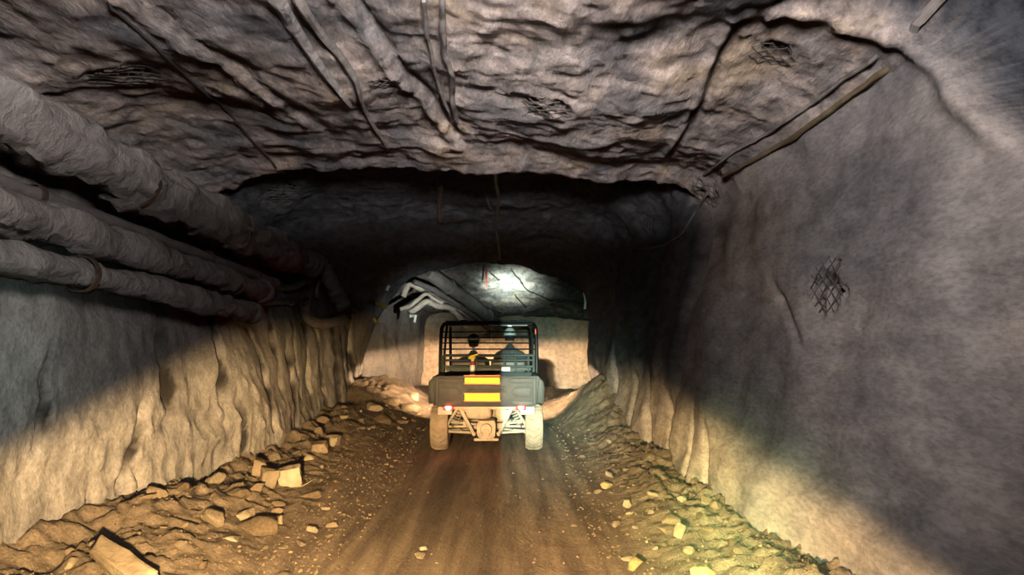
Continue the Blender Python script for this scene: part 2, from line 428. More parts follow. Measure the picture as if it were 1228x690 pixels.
def displaced(j, d):
    x, z, nx, nz_, t = surf(j, d)
    s = 0.16 * nn(x * .55, d * .55, z * .55 + 9) + 0.07 * nn(x * 1.5 + 5, d * 1.5, z * 1.5)
    left = 1 - sstep(3.6, 4.3, t); right = sstep(9.7, 10.3, t); roof = max(0.0, 1 - left - right)
    if d < 18:
        if roof > 0:
            # sprayed crust: lumps and hanging scabs
            g = fbm(x * 2.1, d * .75, z * 2.1 + 3, 5)
            s -= roof * (0.020 * g + .010 * sstep(.05, .30, g) * (.6 + .5 * nn(x * 2, d * 2, 1)) + 0.018 * fbm(x * 7, d * 2.6, z * 7, 4) + .018 * fbm(x * 6, d * 6, z * 6, 4))
            s -= roof * .05 * sstep(7.2, 7.95, d) * (1 - sstep(8.05, 8.2, d)) * (1 + fbm(x * 5, 0, 7, 4))
            for (x0, sl, a, b, w, dep) in SEAMS:
                xc = x0 + sl * (d - 3.5) * 3 + .05 * nn(d * 1.5, x0, 0)
                q = (x - xc) / w
                if abs(q) < 3 and a < d < b:
                    s += roof * dep * math.exp(-q * q) * sstep(a, a + .4, d) * (1 - sstep(b - .8, b, d))
                q2 = (x - xc + 2.3 * w) / (1.4 * w)
                if abs(q2) < 3 and a < d < b:
                    s -= roof * dep * .8 * math.exp(-q2 * q2) * (1 - sstep(b - .8, b, d))
        if left > 0:
            fl = 0.022 * sstep(5.5, 9.0, d)
            s += left * (fl * (1 - 2 * abs(nn(d * 1.05 + .35 * nn(z * .9, d * .5, 3), z * .3, 4.0))) * 1.2 + .5 * fl * nn(d * 3.1, z * .4, 8) + 0.016 * fbm(d * 5, z * 5, 2, 4))
            # mud-spattered lower wall
            s -= left * .03 * (1 - sstep(.5, 1.2, z)) * abs(fbm(d * 6, z * 4, 1, 4))
            s -= left * .10 * math.exp(-((d - 6.75) / .22) ** 2) * sstep(.45, .60, z) * (1 - sstep(.62, .70, z)) * (1 + .6 * nn(d * 6, z * 6, 2))
            s -= left * .022 * sstep(.12, .35, nn(d * 7, z * 6, 5)) * (1 - sstep(.9, 1.4, z))
            for (d0, a, b, w, dep, lean) in CRACKS:
                if a - .15 < z < b + .15:
                    dc = d0 + lean * (z - a) + .07 * nn(z * 2.2, d0, 0) + .03 * nn(z * 7, d0, 3)
                    q = (d - dc) / (w * (.55 + .8 * abs(nn(z * 3, d0, 9))))
                    if abs(q) < 3:
                        s += left * 1.5 * dep * math.exp(-q * q) * sstep(a - .15, a + .15, z) * (1 - sstep(b - .25, b + .15, z))
        if right > 0:
            s += right * (0.045 * nn(d * .8, z * 1.1, 14) + 0.018 * fbm(d * 2, z * 5, 12, 4))
            for (d0, a, b, w, dep, lean) in CRACKS_R:
                if a - .15 < z < b + .15:
                    dc = d0 + lean * (z - a) + .08 * nn(z * 2.2, d0, 0)
                    q = (d - dc) / w
                    if abs(q) < 3:
                        s += right * dep * math.exp(-q * q) * sstep(a - .15, a + .15, z) * (1 - sstep(b - .25, b + .15, z))
        if t > 8.6 and z > 2.2 and d < 4.6:
            # a pocket broken out of the shoulder, with a crusted lip
            e = 3.36 + (z - 2.85) * .70 + .05 * fbm(z * 5, x * 5, 3, 3) - d
            s += .5 * sstep(0, .10, e) * sstep(2.3, 2.7, z)
            s -= .06 * math.exp(-((e + .06) / .09) ** 2) * sstep(2.3, 2.7, z)
    else:
        s += 0.08 * fbm(x * 1.5, d * 1.5, z * 1.1, 5)
    return Vector((x + nx * s, d, z + nz_ * s)), (nx, nz_)

def make_grid():
    V, N = [], []
    for d in DS:
        for j in range(NU):
            p, n = displaced(j, d)
            V.append(p); N.append(n)
    return V, N
GV, GN = make_grid()
BARE_SHADE = [0.0] * len(GV)  # dark tone mask: painted crack shade and exposed pit rock
def crack_shade():  # shade painted dark onto the cracks' far faces
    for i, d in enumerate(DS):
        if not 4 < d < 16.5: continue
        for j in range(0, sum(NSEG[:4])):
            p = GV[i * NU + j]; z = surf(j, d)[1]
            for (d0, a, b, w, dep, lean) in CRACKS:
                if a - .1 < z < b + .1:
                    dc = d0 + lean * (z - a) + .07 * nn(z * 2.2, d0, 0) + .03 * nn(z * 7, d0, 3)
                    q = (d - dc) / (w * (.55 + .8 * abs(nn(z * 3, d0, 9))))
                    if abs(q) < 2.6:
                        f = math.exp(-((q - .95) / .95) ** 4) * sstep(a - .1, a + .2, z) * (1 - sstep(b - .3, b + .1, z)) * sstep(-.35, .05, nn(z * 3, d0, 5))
                        BARE_SHADE[i * NU + j] = max(BARE_SHADE[i * NU + j], .97 * f)
crack_shade()
def quads(j0, j1):
    return [(i * NU + j, i * NU + j + 1, (i + 1) * NU + j + 1, (i + 1) * NU + j) for i in range(len(DS) - 1) for j in range(j0, j1)]
SHELL = BVHTree.FromPolygons(GV, quads(0, NU - 1))
def hit(u, v, bvh=None):
    """the point of the shell seen at a pixel of the photograph, with its normal turned to the camera."""
    r = ray(u, v)
    loc, n, i, dist = (bvh or SHELL).ray_cast(CAM + r * 2.2, r)
    if loc is None: return None, None
    if n.dot(r) > 0: n = -n
    return loc, n

# places where the crust has fallen away and the mesh behind shows: (pixel, radius in metres, depth)
PITS = [((459, 100), .13, .10), ((152, 92), .30, .08), ((992, 342), .26, .09), ((846, 232), .24, .12), ((655, 132), .26, .06), ((775, 268), .30, .09), ((335, 235), .34, .08), ((925, 66), .2, .06), ((560, 290), .3, .08)]
PITLOC = []
for (px, rad, dep) in PITS:
    loc, n = hit(*px)
    PITLOC.append((loc.copy(), n.copy(), rad, dep))
for (loc, n, rad, dep) in PITLOC:
    for i, p in enumerate(GV):
        if abs(p.y - loc.y) > rad * 1.4 or abs(p.x - loc.x) > rad * 1.4: continue
        r = (p - loc).length / rad
        r += .35 * nn(p.x * 7, p.y * 7, p.z * 7)
        f = 1 - sstep(.55, .95, r)
        if f > 0:
            holes = sstep(-.12, .1, nn(p.x * 9 + 3, p.y * 9, p.z * 9))
            f2 = f * holes
            GV[i] = p - n * dep * f2
            BARE_SHADE[i] = max(BARE_SHADE[i], f2 * .85)

SHADE_TONE = [0.0] * len(GV)
def shade_tone():  # paints roof and walls past the brow darker, standing in for shade
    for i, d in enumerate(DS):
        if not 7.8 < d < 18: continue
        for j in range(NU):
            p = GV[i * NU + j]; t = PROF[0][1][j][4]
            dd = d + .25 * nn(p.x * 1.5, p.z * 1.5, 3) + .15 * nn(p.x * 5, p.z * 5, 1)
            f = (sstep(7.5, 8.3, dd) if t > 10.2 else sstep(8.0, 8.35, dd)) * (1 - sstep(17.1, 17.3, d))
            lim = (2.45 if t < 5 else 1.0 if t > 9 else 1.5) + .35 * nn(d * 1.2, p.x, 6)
            SHADE_TONE[i * NU + j] = f * sstep(lim - .25, lim + .35, p.z) * .95
shade_tone()
def pocket_shade():  # the pocket's shade, painted into its colour too
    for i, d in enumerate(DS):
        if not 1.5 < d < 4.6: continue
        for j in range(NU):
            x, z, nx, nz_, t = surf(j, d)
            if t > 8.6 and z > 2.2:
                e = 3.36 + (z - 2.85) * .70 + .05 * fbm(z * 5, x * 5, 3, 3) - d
                SHADE_TONE[i * NU + j] = sstep(.0, .05, e) * sstep(2.3, 2.7, z)
pocket_shade()

def shell_part(name, j0, j1, mat):
    w = j1 - j0 + 1
    vs = [GV[i * NU + j] for i in range(len(DS)) for j in range(j0, j1 + 1)]
    br = [BARE_SHADE[i * NU + j] for i in range(len(DS)) for j in range(j0, j1 + 1)]
    fs = [(i * w + j, i * w + j + 1, (i + 1) * w + j + 1, (i + 1) * w + j) for i in range(len(DS) - 1) for j in range(w - 1)]
    me = bpy.data.meshes.new(name)
    me.from_pydata(vs, [], fs)
    a = me.attributes.new('bare_shade', 'FLOAT', 'POINT')
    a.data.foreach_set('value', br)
    a = me.attributes.new('shade_tone', 'FLOAT', 'POINT')
    a.data.foreach_set('value', [SHADE_TONE[i * NU + j] for i in range(len(DS)) for j in range(j0, j1 + 1)])
    for p in me.polygons: p.use_smooth = True
    me.materials.append(mat)
    o = link(name, me)
    return tag(o, kind='structure')
JL = sum(NSEG[:4]); JR = sum(NSEG[:10])
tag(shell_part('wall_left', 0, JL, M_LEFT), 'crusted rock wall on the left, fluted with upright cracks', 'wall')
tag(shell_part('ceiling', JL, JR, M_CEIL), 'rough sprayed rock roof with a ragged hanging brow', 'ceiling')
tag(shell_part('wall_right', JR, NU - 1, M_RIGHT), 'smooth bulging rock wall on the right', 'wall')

# far wall where the drift turns
def back_wall():
    vs, fs, br = [], [], []
    nx_, nz2 = 184, 90
    for i in range(nx_ + 1):
        for k in range(nz2 + 1):
            x = -4.8 + 9.2 * i / nx_; z = -.9 + 4.0 * k / nz2
            y = 23.6 + .25 * nn(x * .6, z * .6, 2) + .12 * fbm(x * 1.4, z * 1.0, 5, 4) + .12 * (z - 1) + .10 * (1 - 2 * abs(nn(x * .9, z * .3, 8)))
            # recess in place of the vehicle's shadow, its inside painted dark
            ex = abs(x - 1.45 - .05 * nn(z * 3, 4, 1)) / .56; ez = (z + .5) / 1.36
            m = 1 - sstep(.86, 1.0, (ex ** 4 + max(0, ez) ** 4) ** .25)
            y += 4.0 * m
            vs.append((x, y, z)); br.append(m)
    w = nz2 + 1
    for i in range(nx_):
        for k in range(nz2):
            fs.append((i * w + k, (i + 1) * w + k, (i + 1) * w + k + 1, i * w + k + 1))
    me = bpy.data.meshes.new('wall_back'); me.from_pydata(vs, [], fs)
    a = me.attributes.new('bare_shade', 'FLOAT', 'POINT'); a.data.foreach_set('value', br)
    for p in me.polygons: p.use_smooth = True
    me.materials.append(M_BACK)
    return link('wall_back', me)
tag(back_wall(), 'sandy rock wall across the far end of the passage', 'wall', kind='structure')

# ------------------------------------------------------------------ floor
def floor_z(x, y):
    s_l = sstep(-1.15, -3.0, x) if x < -1.15 else 0.0
    s_r = sstep(.72, 1.9, x) if x > .72 else 0.0
    lump = 1 + .5 * fbm(x * 1.3, y * 1.1, 3, 4)
    far = sstep(15.5, 18.5, y)
    z = .30 * s_l * lump * (1 - .5 * far)
    z += .20 * s_r * lump * (1 - far)
    z += .62 * sstep(.95, 2.15, x) * math.exp(-((y - 13.0) / 2.0) ** 2) * (1 + .2 * fbm(x, y, 8, 3))
    z += .34 * sstep(-1.2, -2.6, x) * math.exp(-((y - 16.0) / 2.2) ** 2) if x < -1.3 else 0
    b = max(s_l, s_r)
    z += b * (.07 * abs(fbm(x * 3.5, y * 3.5, 1, 5)) + .035 * sstep(0, .25, nn(x * 7, y * 7, 4)) + .035 * fbm(x * 13, y * 13, 4, 4))
    road = 1 - b
    for xc in (-.855, .475):
        z -= road * .022 * math.exp(-((x - xc - .05 * nn(y * .4, xc, 0)) / .17) ** 2)
    z += road * (.018 * nn(x * .9, y * .5, 6) + .008 * fbm(x * 6, y * 3, 2, 3))
    z -= .028 * max(0.0, y - 15.5)
    return z, b
def build_floor():
    xs = frange(-4.9, -3.2, .1) + frange(-3.2, 2.3, .032) + frange(2.3, 4.2, .1) + [4.2]
    ys = frange(-4, 3.2, .25) + frange(3.2, 10, .032) + frange(10, 17, .06) + frange(17, 25.4, .14) + [25.4]
    vs, br, dm = [], [], []
    for y in ys:
        for x in xs:
            z, b = floor_z(x, y)
            vs.append((x, y, z)); br.append(sstep(.02, .5, b))
            wob = .12 * nn(y * .35, 2, 0)
            q = .55 * math.exp(-((x + .52 - wob * 1.5) / .20) ** 2) + .8 * math.exp(-((x + .13 - wob) / .12) ** 2) + .35 * math.exp(-((x + .95 - wob) / .18) ** 2)
            q *= (.45 + .8 * max(0, fbm(x * 2.5, y * .35, 9, 4) + .5)) * (1 - sstep(8.2, 9.3, y))
            dm.append(min(1.0, q))
    w = len(xs)
    fs = [(i * w + j, i * w + j + 1, (i + 1) * w + j + 1, (i + 1) * w + j) for i in range(len(ys) - 1) for j in range(w - 1)]
    me = bpy.data.meshes.new('floor'); me.from_pydata(vs, [], fs)
    for nm, val in (('berm', br), ('damp', dm)):
        a = me.attributes.new(nm, 'FLOAT', 'POINT'); a.data.foreach_set('value', val)
    for p in me.polygons: p.use_smooth = True
    me.materials.append(M_FLOOR)
    return link('floor', me), BVHTree.FromPolygons(vs, fs)
fl, FLOORB = build_floor()
tag(fl, 'brown dirt haul road with rubble banks along both walls', 'floor', kind='structure')
def ground(x, y): return floor_z(x, y)[0]

# mesh showing where the crust has fallen away
MESHL = ['small black gap of steel mesh in the roof crust beside the split seam', 'ragged mesh patch in the roof above the thick duct',
         'dark mesh patch halfway up the right wall', 'black mesh gap under the right end of the roof brow', 'faint mesh patch in the middle of the lit roof',
         'mesh strip in the dark roof behind the right end of the brow', 'mesh strip in the dark roof behind the left end of the brow',
         'small mesh patch high on the right of the lit roof', 'mesh strip in the dark roof above the far opening']
for (loc, n, rad, dep), lab in zip(PITLOC, MESHL):
    bm = bmesh.new()
    u = Vector((0, 1, 0)); u = (u - n * u.dot(n)).normalized(); w = n.cross(u)
    a1 = (u + w).normalized(); a2 = (u - w).normalized()
    pitch = .062 if rad < .2 else .075
    k = int(rad * .9 / pitch)
    for (p_, q_) in ((a1, a2), (a2, a1)):
        for i in range(-k, k + 1):
            half = sqrt(max(0, (rad * .85) ** 2 - (i * pitch) ** 2))
            if half < .05: continue
            pts = []
            m = 7
            for e in range(m + 1):
                c = loc + q_ * (i * pitch) + p_ * (half * (2 * e / m - 1))
                g, gn, gi, gd = SHELL.find_nearest(c)
                c = g + n * (.002 + .006 * nn(c.x * 20, c.y * 20, 1))
                pts.append(c)
            tube(bm, pts, (.004), 5)
    o = obj('wire_mesh', bm, M_WIRE)
    tag(o, lab, 'wire mesh', 'steel mesh patches in the rock crust')

# ------------------------------------------------------------------ pipes along the upper left wall
def crust(rings, amt):
    """caked-on spray: lumps, flakes and a sag underneath"""
    for ring in rings:
        c = sum((v.co for v in ring), Vector()) / len(ring)
        for v in ring:
            d = v.co - c
            q = fbm(v.co.x * 4, v.co.y * 2.2, v.co.z * 4, 5)
            k = 1 + amt * (.55 * q + .35 * max(0, nn(v.co.x * 2, v.co.y * 1.3, v.co.z * 2 + 5)) + .25 * sstep(.1, .2, q))
            k += .16 * fbm(v.co.x * 15, v.co.y * 9, v.co.z * 15, 3)
            if d.z < 0: k += amt * .25 * max(0, nn(c.y * 1.7, 3, amt))
            v.co = c + d * k
    return rings
def curve_pts(pts, n=8): return smooth_path(pts, n)
def wall_x(d, z):
    """x of the left wall at distance d and height z"""
    h = SHELL.ray_cast(Vector((-1.5, d, z)), Vector((-1, 0, 0)))
    return h[0].x if h[0] is not None else -3.2

def hanger(parent, p, r, seed=0):
    """steel strap round a pipe with a bracket towards the wall"""
    bm = bmesh.new()
    lathe(bm, [(r + .004, -.025), (r + .012, -.025), (r + .012, .025), (r + .004, .025)], (p.x, p.y, p.z), 'Y', 20, closed=True)
    box(bm, (p.x - r - .06, p.y, p.z + .01), (.12, .045, .03), None, .006)
    return obj('hanger', bm, M_STEEL, parent)

# thick ventilation duct
t = thing('ventilation_duct', 'thickest crusted grey pipe, highest on the left wall, running to a bent corrugated end', 'pipe')
DUCT = [Vector((-2.93, d, z)) for d, z in ((-2.5, 2.98), (1, 2.95), (4, 2.90), (6, 2.83), (8, 2.76), (9.5, 2.72))]
bm = bmesh.new()
pp = smooth_path(DUCT, 26)
crust(tube(bm, pp, [.200 + .03 * nn(p.y * 1.3, 2, 2) for p in pp], 36, True), .42)
obj('duct', bm, M_PIPE, t)
# corrugated end piece hanging down
e0 = DUCT[-1] + Vector((0, .02, 0))
E = smooth_path([e0, Vector((-2.86, 10.2, 2.70)), at_d(372, 312, 10.8), at_d(386, 318, 11.0), at_d(399, 342, 11.0), at_d(413, 370, 11.0)], 14)
bm = bmesh.new()
tube(bm, E, [(.165 if i < 26 else .125) * (1 + .10 * sin(i * 1.7)) for i in range(len(E))], 16, True, .12, 3.0)
obj('corrugated_elbow', bm, M_HOSE, t)
for d in (3.4, 5.3, 7.2, 9.0):
    i = min(range(len(pp)), key=lambda k: abs(pp[k].y - d))
    hanger(t, pp[i], .225)

def pipe(name, label, pts, r, mat, rough=.12, n=14, step=12, group='pipes along the left wall', endcap=True, hang=()):
    t = thing(name, label, 'pipe', (0, 0, 0), 0, group)
    p = smooth_path(pts, step)
    bm = bmesh.new()
    crust(tube(bm, p, [r * (1 + .14 * nn(q.y * 1.1, r * 50, 1)) for q in p], n, True), rough)
    obj('pipe_run', bm, mat, t)
    if endcap:
        bm = bmesh.new()
        d = (p[-1] - p[-3]).normalized()
        tube(bm, [p[-1] - d * .07, p[-1] - d * .05, p[-1] + d * .02, p[-1] + d * .03], [r * 1.02, r * 1.22, r * 1.22, r * .9], n)
        obj('end_flange', bm, mat, t)
    for d in hang:
        i = min(range(len(p)), key=lambda k: abs(p[k].y - d))
        hanger(t, p[i], r * 1.15)
    return t
pipe('water_pipe', 'dark slim pipe tucked between the thick duct and the crusted pipes below it',
     [(-3.05, -2.5, 2.61), (-3.05, 2, 2.605), (-3.04, 5, 2.51), (-2.97, 7.5, 2.38), (-2.93, 8.7, 2.31)], .05, M_DARKPIPE, .2, 16, 26, hang=(4.4, 6.8))
pipe('service_pipe', 'fat crusted pipe below the dark slim pipe, ending in a blunt flange',
     [(-2.90, -2.5, 2.42), (-2.90, 2, 2.40), (-2.90, 4.2, 2.33), (-2.88, 6.4, 2.24), (-2.83, 8.0, 2.15)], .110, M_PIPE, .55, 26, 36, hang=(3.6, 5.6, 7.2))
pipe('drain_pipe', 'lowest crusted pipe on the left wall, just above the smooth grey rock face',
     [(-2.90, -2.5, 2.09), (-2.90, 2, 2.08), (-2.88, 4.2, 2.05), (-2.82, 5.6, 1.97), (-2.74, 7.4, 1.87)], .100, M_PIPE, .5, 26, 36, hang=(4.6, 6.2))

def off_wall(pts, gap):
    for _ in range(3):
        for i, q in enumerate(pts):
            g, gn, gi, gd = SHELL.find_nearest(q)
            if gn.dot(Vector((-.4, q.y, 1.6)) - g) < 0: gn = -gn
            dd = (q - g).dot(gn)
            if dd < gap: pts[i] = q + gn * (gap - dd)
    for _ in range(2):
        pts = [pts[0]] + [(pts[i - 1] + pts[i] * 2 + pts[i + 1]) / 4 for i in range(1, len(pts) - 1)] + [pts[-1]]
    return pts
def hose(label, pix, r, mat, n=8, group=None, name='hose', cat='hose', fit=True, rough=.08):
    t = thing(name, label, cat, (0, 0, 0), 0, group)
    p = off_wall(smooth_path([at_d(*q) for q in pix], n), r * 1.5)
    bm = bmesh.new()
    tube(bm, p, r, 10, True, rough, r * 40)
    obj('hose_length', bm, mat, t)
    if fit:
        for a, b in ((0, 1), (-1, -2)):
            d = (p[a] - p[b]).normalized()
            bm = bmesh.new()
            tube(bm, [p[a] - d * .03, p[a] + d * .04], r * 1.3, 8)
            obj('coupling', bm, M_STEEL, t)
    return t
hose('thin dark hose sagging from the slim pipe to the corrugated duct end', [(302, 338, 9.0), (318, 347, 9.4), (336, 348, 9.9), (354, 344, 10.3), (368, 337, 10.7)], .045, M_DARKPIPE)
hose('dark hose lying level under the thin sagging hose', [(288, 364, 7.9), (304, 365, 8.5), (325, 362, 9.1), (338, 362, 9.6), (348, 362, 10.0)], .05, M_DARKPIPE)
hose('tan corrugated hose drooping in a loop beneath the duct end', [(352, 367, 10.6), (362, 375, 10.7), (372, 384, 10.8), (384, 388.5, 10.9), (398, 387, 11.1), (414, 383, 11.4)], .085, M_HOSE)
hose('short stub of hose hanging inside the bend of the duct end', [(384, 334, 11.35), (380, 345, 11.35), (379, 354, 11.35)], .03, M_HOSE)
# broken hose ends and tags hanging in the dark beyond the duct
def stick(label, a, b, r, mat, name='broken_hose', cat='hose'):
    t = thing(name, label, cat)
    A, B = at_d(*a), at_d(*b)
    bm = bmesh.new()
    mid = (A + B) / 2 + Vector((0, 0, .02))
    tube(bm, smooth_path([A, mid, B], 5), r, 8, True, .1, 2)
    obj('stub', bm, mat, t)
    bm = bmesh.new()                                             # the wire it hangs from
    h = SHELL.ray_cast(A, Vector((0, 0, 1)))
    top = h[0] if h[0] is not None else A + Vector((0, 0, .3))
    tube(bm, [A, (A + top) / 2 + Vector((.02, 0, 0)), top], .004, 5)
    obj('tie_wire', bm, M_WIRE, t)
    return t
stick('yellow hose stub slanting in the dark left of the far opening', (450.5, 364, 15.4), (463.5, 369.5, 15.4), .045, M_YTAG)
stick('short yellow tag hanging lowest in the dark left of the far opening', (447.5, 382, 15.6), (451, 387, 15.6), .035, M_YTAG, 'hanging_tag', 'tag')
stick('white tag hanging highest in the dark left of the far opening', (467, 342.5, 15.6), (463.5, 348.5, 15.6), .04, M_WHITE, 'hanging_tag', 'tag')
stick('dull brown hose stub beside the left edge of the far opening', (424, 371, 15.0), (429, 376, 15.0), .035, M_HOSE)

# pipes in the chamber beyond the opening
G2 = 'pipes under the roof beyond the far opening'
def far_pipe(label, pix, r, mat, name='far_pipe', cat='pipe'):
    t = thing(name, label, cat, (0, 0, 0), 0, G2)
    p = smooth_path([at_d(*q) for q in pix], 10)
    bm = bmesh.new(); tube(bm, p, r, 12, True, .12, r * 20); obj('pipe_run', bm, mat, t)
    for i in (len(p) // 3, 2 * len(p) // 3):
        d = (p[i + 1] - p[i]).normalized()
        bm = bmesh.new()
        tube(bm, [p[i] - d * .04, p[i] + d * .04], r * 1.2, 12)
        obj('coupling', bm, mat, t)
    return t
far_pipe('thick grey duct slanting down under the roof beyond the far opening', [(512, 326, 17.9), (530, 338, 18.4), (560, 360, 19.8), (592, 386, 21.6), (603, 396, 22.6)], .19, M_PIPE, 'ventilation_duct')
far_pipe('dark slim pipe just below the thick duct beyond the far opening', [(496, 338, 17.7), (520, 348, 18.1), (550, 367, 19.0), (572, 383, 20.0)], .075, M_DARKPIPE, 'water_pipe')
far_pipe('pale bent hose, upper of the two pale hoses beyond the far opening', [(483.5, 356, 17.9), (488, 346, 17.9), (492, 341.5, 17.9), (502, 345.5, 18), (512, 351, 18.3), (530, 362, 19), (548, 370, 19.6), (566, 380, 20.4), (580, 389, 21)], .075, M_PALEHOSE, 'hose', 'hose')
far_pipe('pale bent hose, lower of the two pale hoses beyond the far opening', [(491, 376, 17.8), (500, 370, 17.9), (512, 362, 18), (524, 367, 18.2), (538, 369, 18.6), (545, 374, 18.9), (552, 382, 19.3), (560, 392, 19.8)], .08, M_PALEHOSE, 'hose', 'hose')
far_pipe('pale hose with a downturned nozzle between the two pale hoses', [(480, 371, 17.6), (492, 367, 17.6), (502, 359, 17.65), (511, 353, 17.7), (520, 358, 17.9), (530, 364, 18.1)], .05, M_PALEHOSE, 'hose', 'hose')
t = thing('hanging_valve', 'small white valve hanging under the lower pale hose beyond the far opening', 'valve')
bm = bmesh.new(); tube(bm, [at_d(491.5, 379, 17.55), at_d(498, 379.5, 17.55), at_d(497, 387, 17.55)], [.05, .06, .04], 8); obj('valve_body', bm, M_WHITE, t)
bm = bmesh.new(); q = at_d(494, 376.5, 17.55); box(bm, q, (.14, .03, .025), None, .006); obj('lever', bm, M_STEEL, t)

# ------------------------------------------------------------------ cables along the roof and the right shoulder
def surf_cable(label, pix, r, mat, lift=.6, n=7, name='cable', group='cables along the roof', rough=.25, taper=False):
    P = []
    for a, b in zip(pix[:-1], pix[1:]):
        for k in range(n):
            P.append((a[0] + (b[0] - a[0]) * k / n, a[1] + (b[1] - a[1]) * k / n))
    P.append(pix[-1])
    pts = []
    for q in P:
        loc, nrm = hit(*q)
        if loc is None: continue
        pts.append(loc + nrm * r * lift)
    # keep it a smooth line, then rest it on the crust
    for _ in range(2):
        pts = [pts[0]] + [(pts[i - 1] + pts[i] * 2 + pts[i + 1]) / 4 for i in range(1, len(pts) - 1)] + [pts[-1]]
    if lift >= .6:
        for _ in range(3):
            for i, q in enumerate(pts):
                g, gn, gi, gd = SHELL.find_nearest(q)
                if gn.dot(CAM + Vector((0, q.y * .8, 0)) - g) < 0: gn = -gn
                dd = (q - g).dot(gn)
                if dd < r * 1.25: pts[i] = q + gn * (r * 1.25 - dd)
    if r < .045:
        for k in (0, -1):                                        # both ends run into the crust
            g, gn, gi, gd = SHELL.find_nearest(pts[k])
            pts[k] = pts[k] + (g - pts[k]) * 2.2
    bm = bmesh.new()
    m = len(pts)
    tube(bm, pts, [r * (1 - .5 * i / m if taper else 1) for i in range(m)], 8, True, rough, r * 60)
    o = obj(name, bm, mat)
    return tag(o, label, 'cable', group)
surf_cable('thin cable down the middle of the lit roof, left one of a close pair', [(508, -10), (512, 40), (520, 78), (532, 118), (541, 140)], .016, M_CABLE)
surf_cable('kinked cable down the middle of the lit roof, right one of a close pair', [(530, -10), (531, 30), (534, 60), (542, 82), (543, 110), (548, 148)], .022, M_CABLE)
surf_cable('thick crusted ridge of cable, left half of the broad band left of roof centre', [(328, -10), (352, 32), (372, 62), (398, 98), (420, 126)], .05, M_PIPE, .1, taper=True)
surf_cable('dark crusted cable, right half of the broad band left of roof centre', [(352, -10), (380, 34), (404, 62), (424, 88), (430, 112), (440, 138), (468, 182)], .035, M_CABLE, .4, taper=True)
surf_cable('thin black wire slanting across the lit roof towards the duct', [(126, 0), (180, 48), (225, 92), (270, 128), (300, 165), (342, 210)], .009, M_DARKCABLE, 1.0)
surf_cable('brown cable of the pair strung along the right shoulder of the roof', [(1066, 82), (1030, 108), (990, 138), (950, 166), (900, 192), (866, 212)], .022, M_BUNDLE, .9, group='cables along the right shoulder')
surf_cable('grey cable beside the brown one along the right shoulder of the roof', [(1054, 66), (1016, 90), (972, 124), (922, 158), (872, 186), (842, 212)], .015, M_CABLE, .9, group='cables along the right shoulder')
surf_cable('frayed dark cable end at the top right corner of the roof', [(1140, -12), (1118, 10), (1095, 36)], .03, M_CABLE, .8, group='cables along the right shoulder')
surf_cable('thin cable trailing from the brow into the dark on the right', [(852, 226), (838, 250), (820, 280), (800, 294), (775, 299), (742, 299)], .014, M_CABLE, 1.2, group='cables in the dark roof')
surf_cable('black cable down the dark roof behind the brow, left of centre', [(526, 216), (527, 228), (527, 246), (526, 262)], .05, M_DARKCABLE, .6, group='cables in the dark roof', taper=True)
surf_cable('black forked cable down the middle of the dark roof', [(594, 206), (596, 222), (599, 238), (596, 252), (595, 268), (597, 288), (600, 312)], .03, M_DARKCABLE, .6, group='cables in the dark roof')
surf_cable('short grey branch of the forked cable in the dark roof', [(580, 222), (585, 240), (589, 252)], .02, M_CABLE, .8, group='cables in the dark roof')
FARG = 'cables under the far roof'
surf_cable('black cable winding over the brightly lit patch of far roof', [(613, 322), (618, 330), (624, 335), (628, 343), (633, 348), (648, 354), (664, 361)], .022, M_DARKCABLE, 1.0, 5, group=FARG)
surf_cable('short black cable left on the brightly lit patch of far roof', [(587, 325), (592, 330), (600, 336)], .022, M_DARKCABLE, 1.0, 5, group=FARG)
surf_cable('short black cable below the brightly lit patch of far roof', [(617, 353), (623, 360), (632, 369)], .022, M_DARKCABLE, 1.0, 5, group=FARG)

# red ribbon hanging from the edge of the opening
a = at_d(583.0, 323, 17.15); b = at_d(583.3, 348.5, 17.15)
bm = bmesh.new()
prism(bm, [(a.x - .030, a.z + .02), (a.x + .026, a.z + .02), (b.x + .02, (a.z + b.z) / 2), (b.x + .004, b.z), (b.x - .012, b.z + .03), (b.x - .022, (a.z + b.z) / 2)], a.y - .006, a.y + .006)
tag(obj('marker_ribbon', bm, M_REDRIB), 'red ribbon hanging from the roof at the far opening', 'ribbon')

# reflective tags on the right side
def wall_tag(label, u0, v0, u1, v1, wpx, mat, d):
    A, B = at_d(u0, v0, d), at_d(u1, v1, d)
    wd = wpx / FPX * d
    t = thing('reflector_tag', label, 'reflector', A)
    bm = bmesh.new()
    m = (A + B) / 2
    pts = [Vector((A.x, 0, A.z)), Vector((m.x + wd * .5, 0, m.z)), Vector((B.x, 0, B.z))]
    poly = [(p.x - A.x - wd / 2, p.z - A.z) for p in smooth_path(pts, 4)] + [(p.x - A.x + wd / 2, p.z - A.z) for p in reversed(smooth_path(pts, 4))]
    prism(bm, poly, -.008, .008)
    obj('plate', bm, mat, t)
    bm = bmesh.new(); h = SHELL.find_nearest(A)[0] - A
    tube(bm, [Vector((0, .008, -.02)), h + Vector((0, .05, 0))], .008, 6); obj('fixing_pin', bm, M_STEEL, t)
    return t
wall_tag('tall white curved reflector strip on the right edge of the far opening', 700.3, 351, 701.2, 371, 2.6, M_WHITE, 16.9)
wall_tag('small white reflector low on the dark right wall near the far opening', 715, 447.5, 719, 449, 2.6, M_WHITE, 15.2)
wall_tag('tiny white reflector higher on the dark right wall', 738, 407, 741, 409, 2.4, M_WHITE, 13.2)
wall_tag('tiny pale reflector on the grey rock right of the right tyre bank', 712, 505, 714, 506, 2.0, M_WHITE, 11.5) if False else None

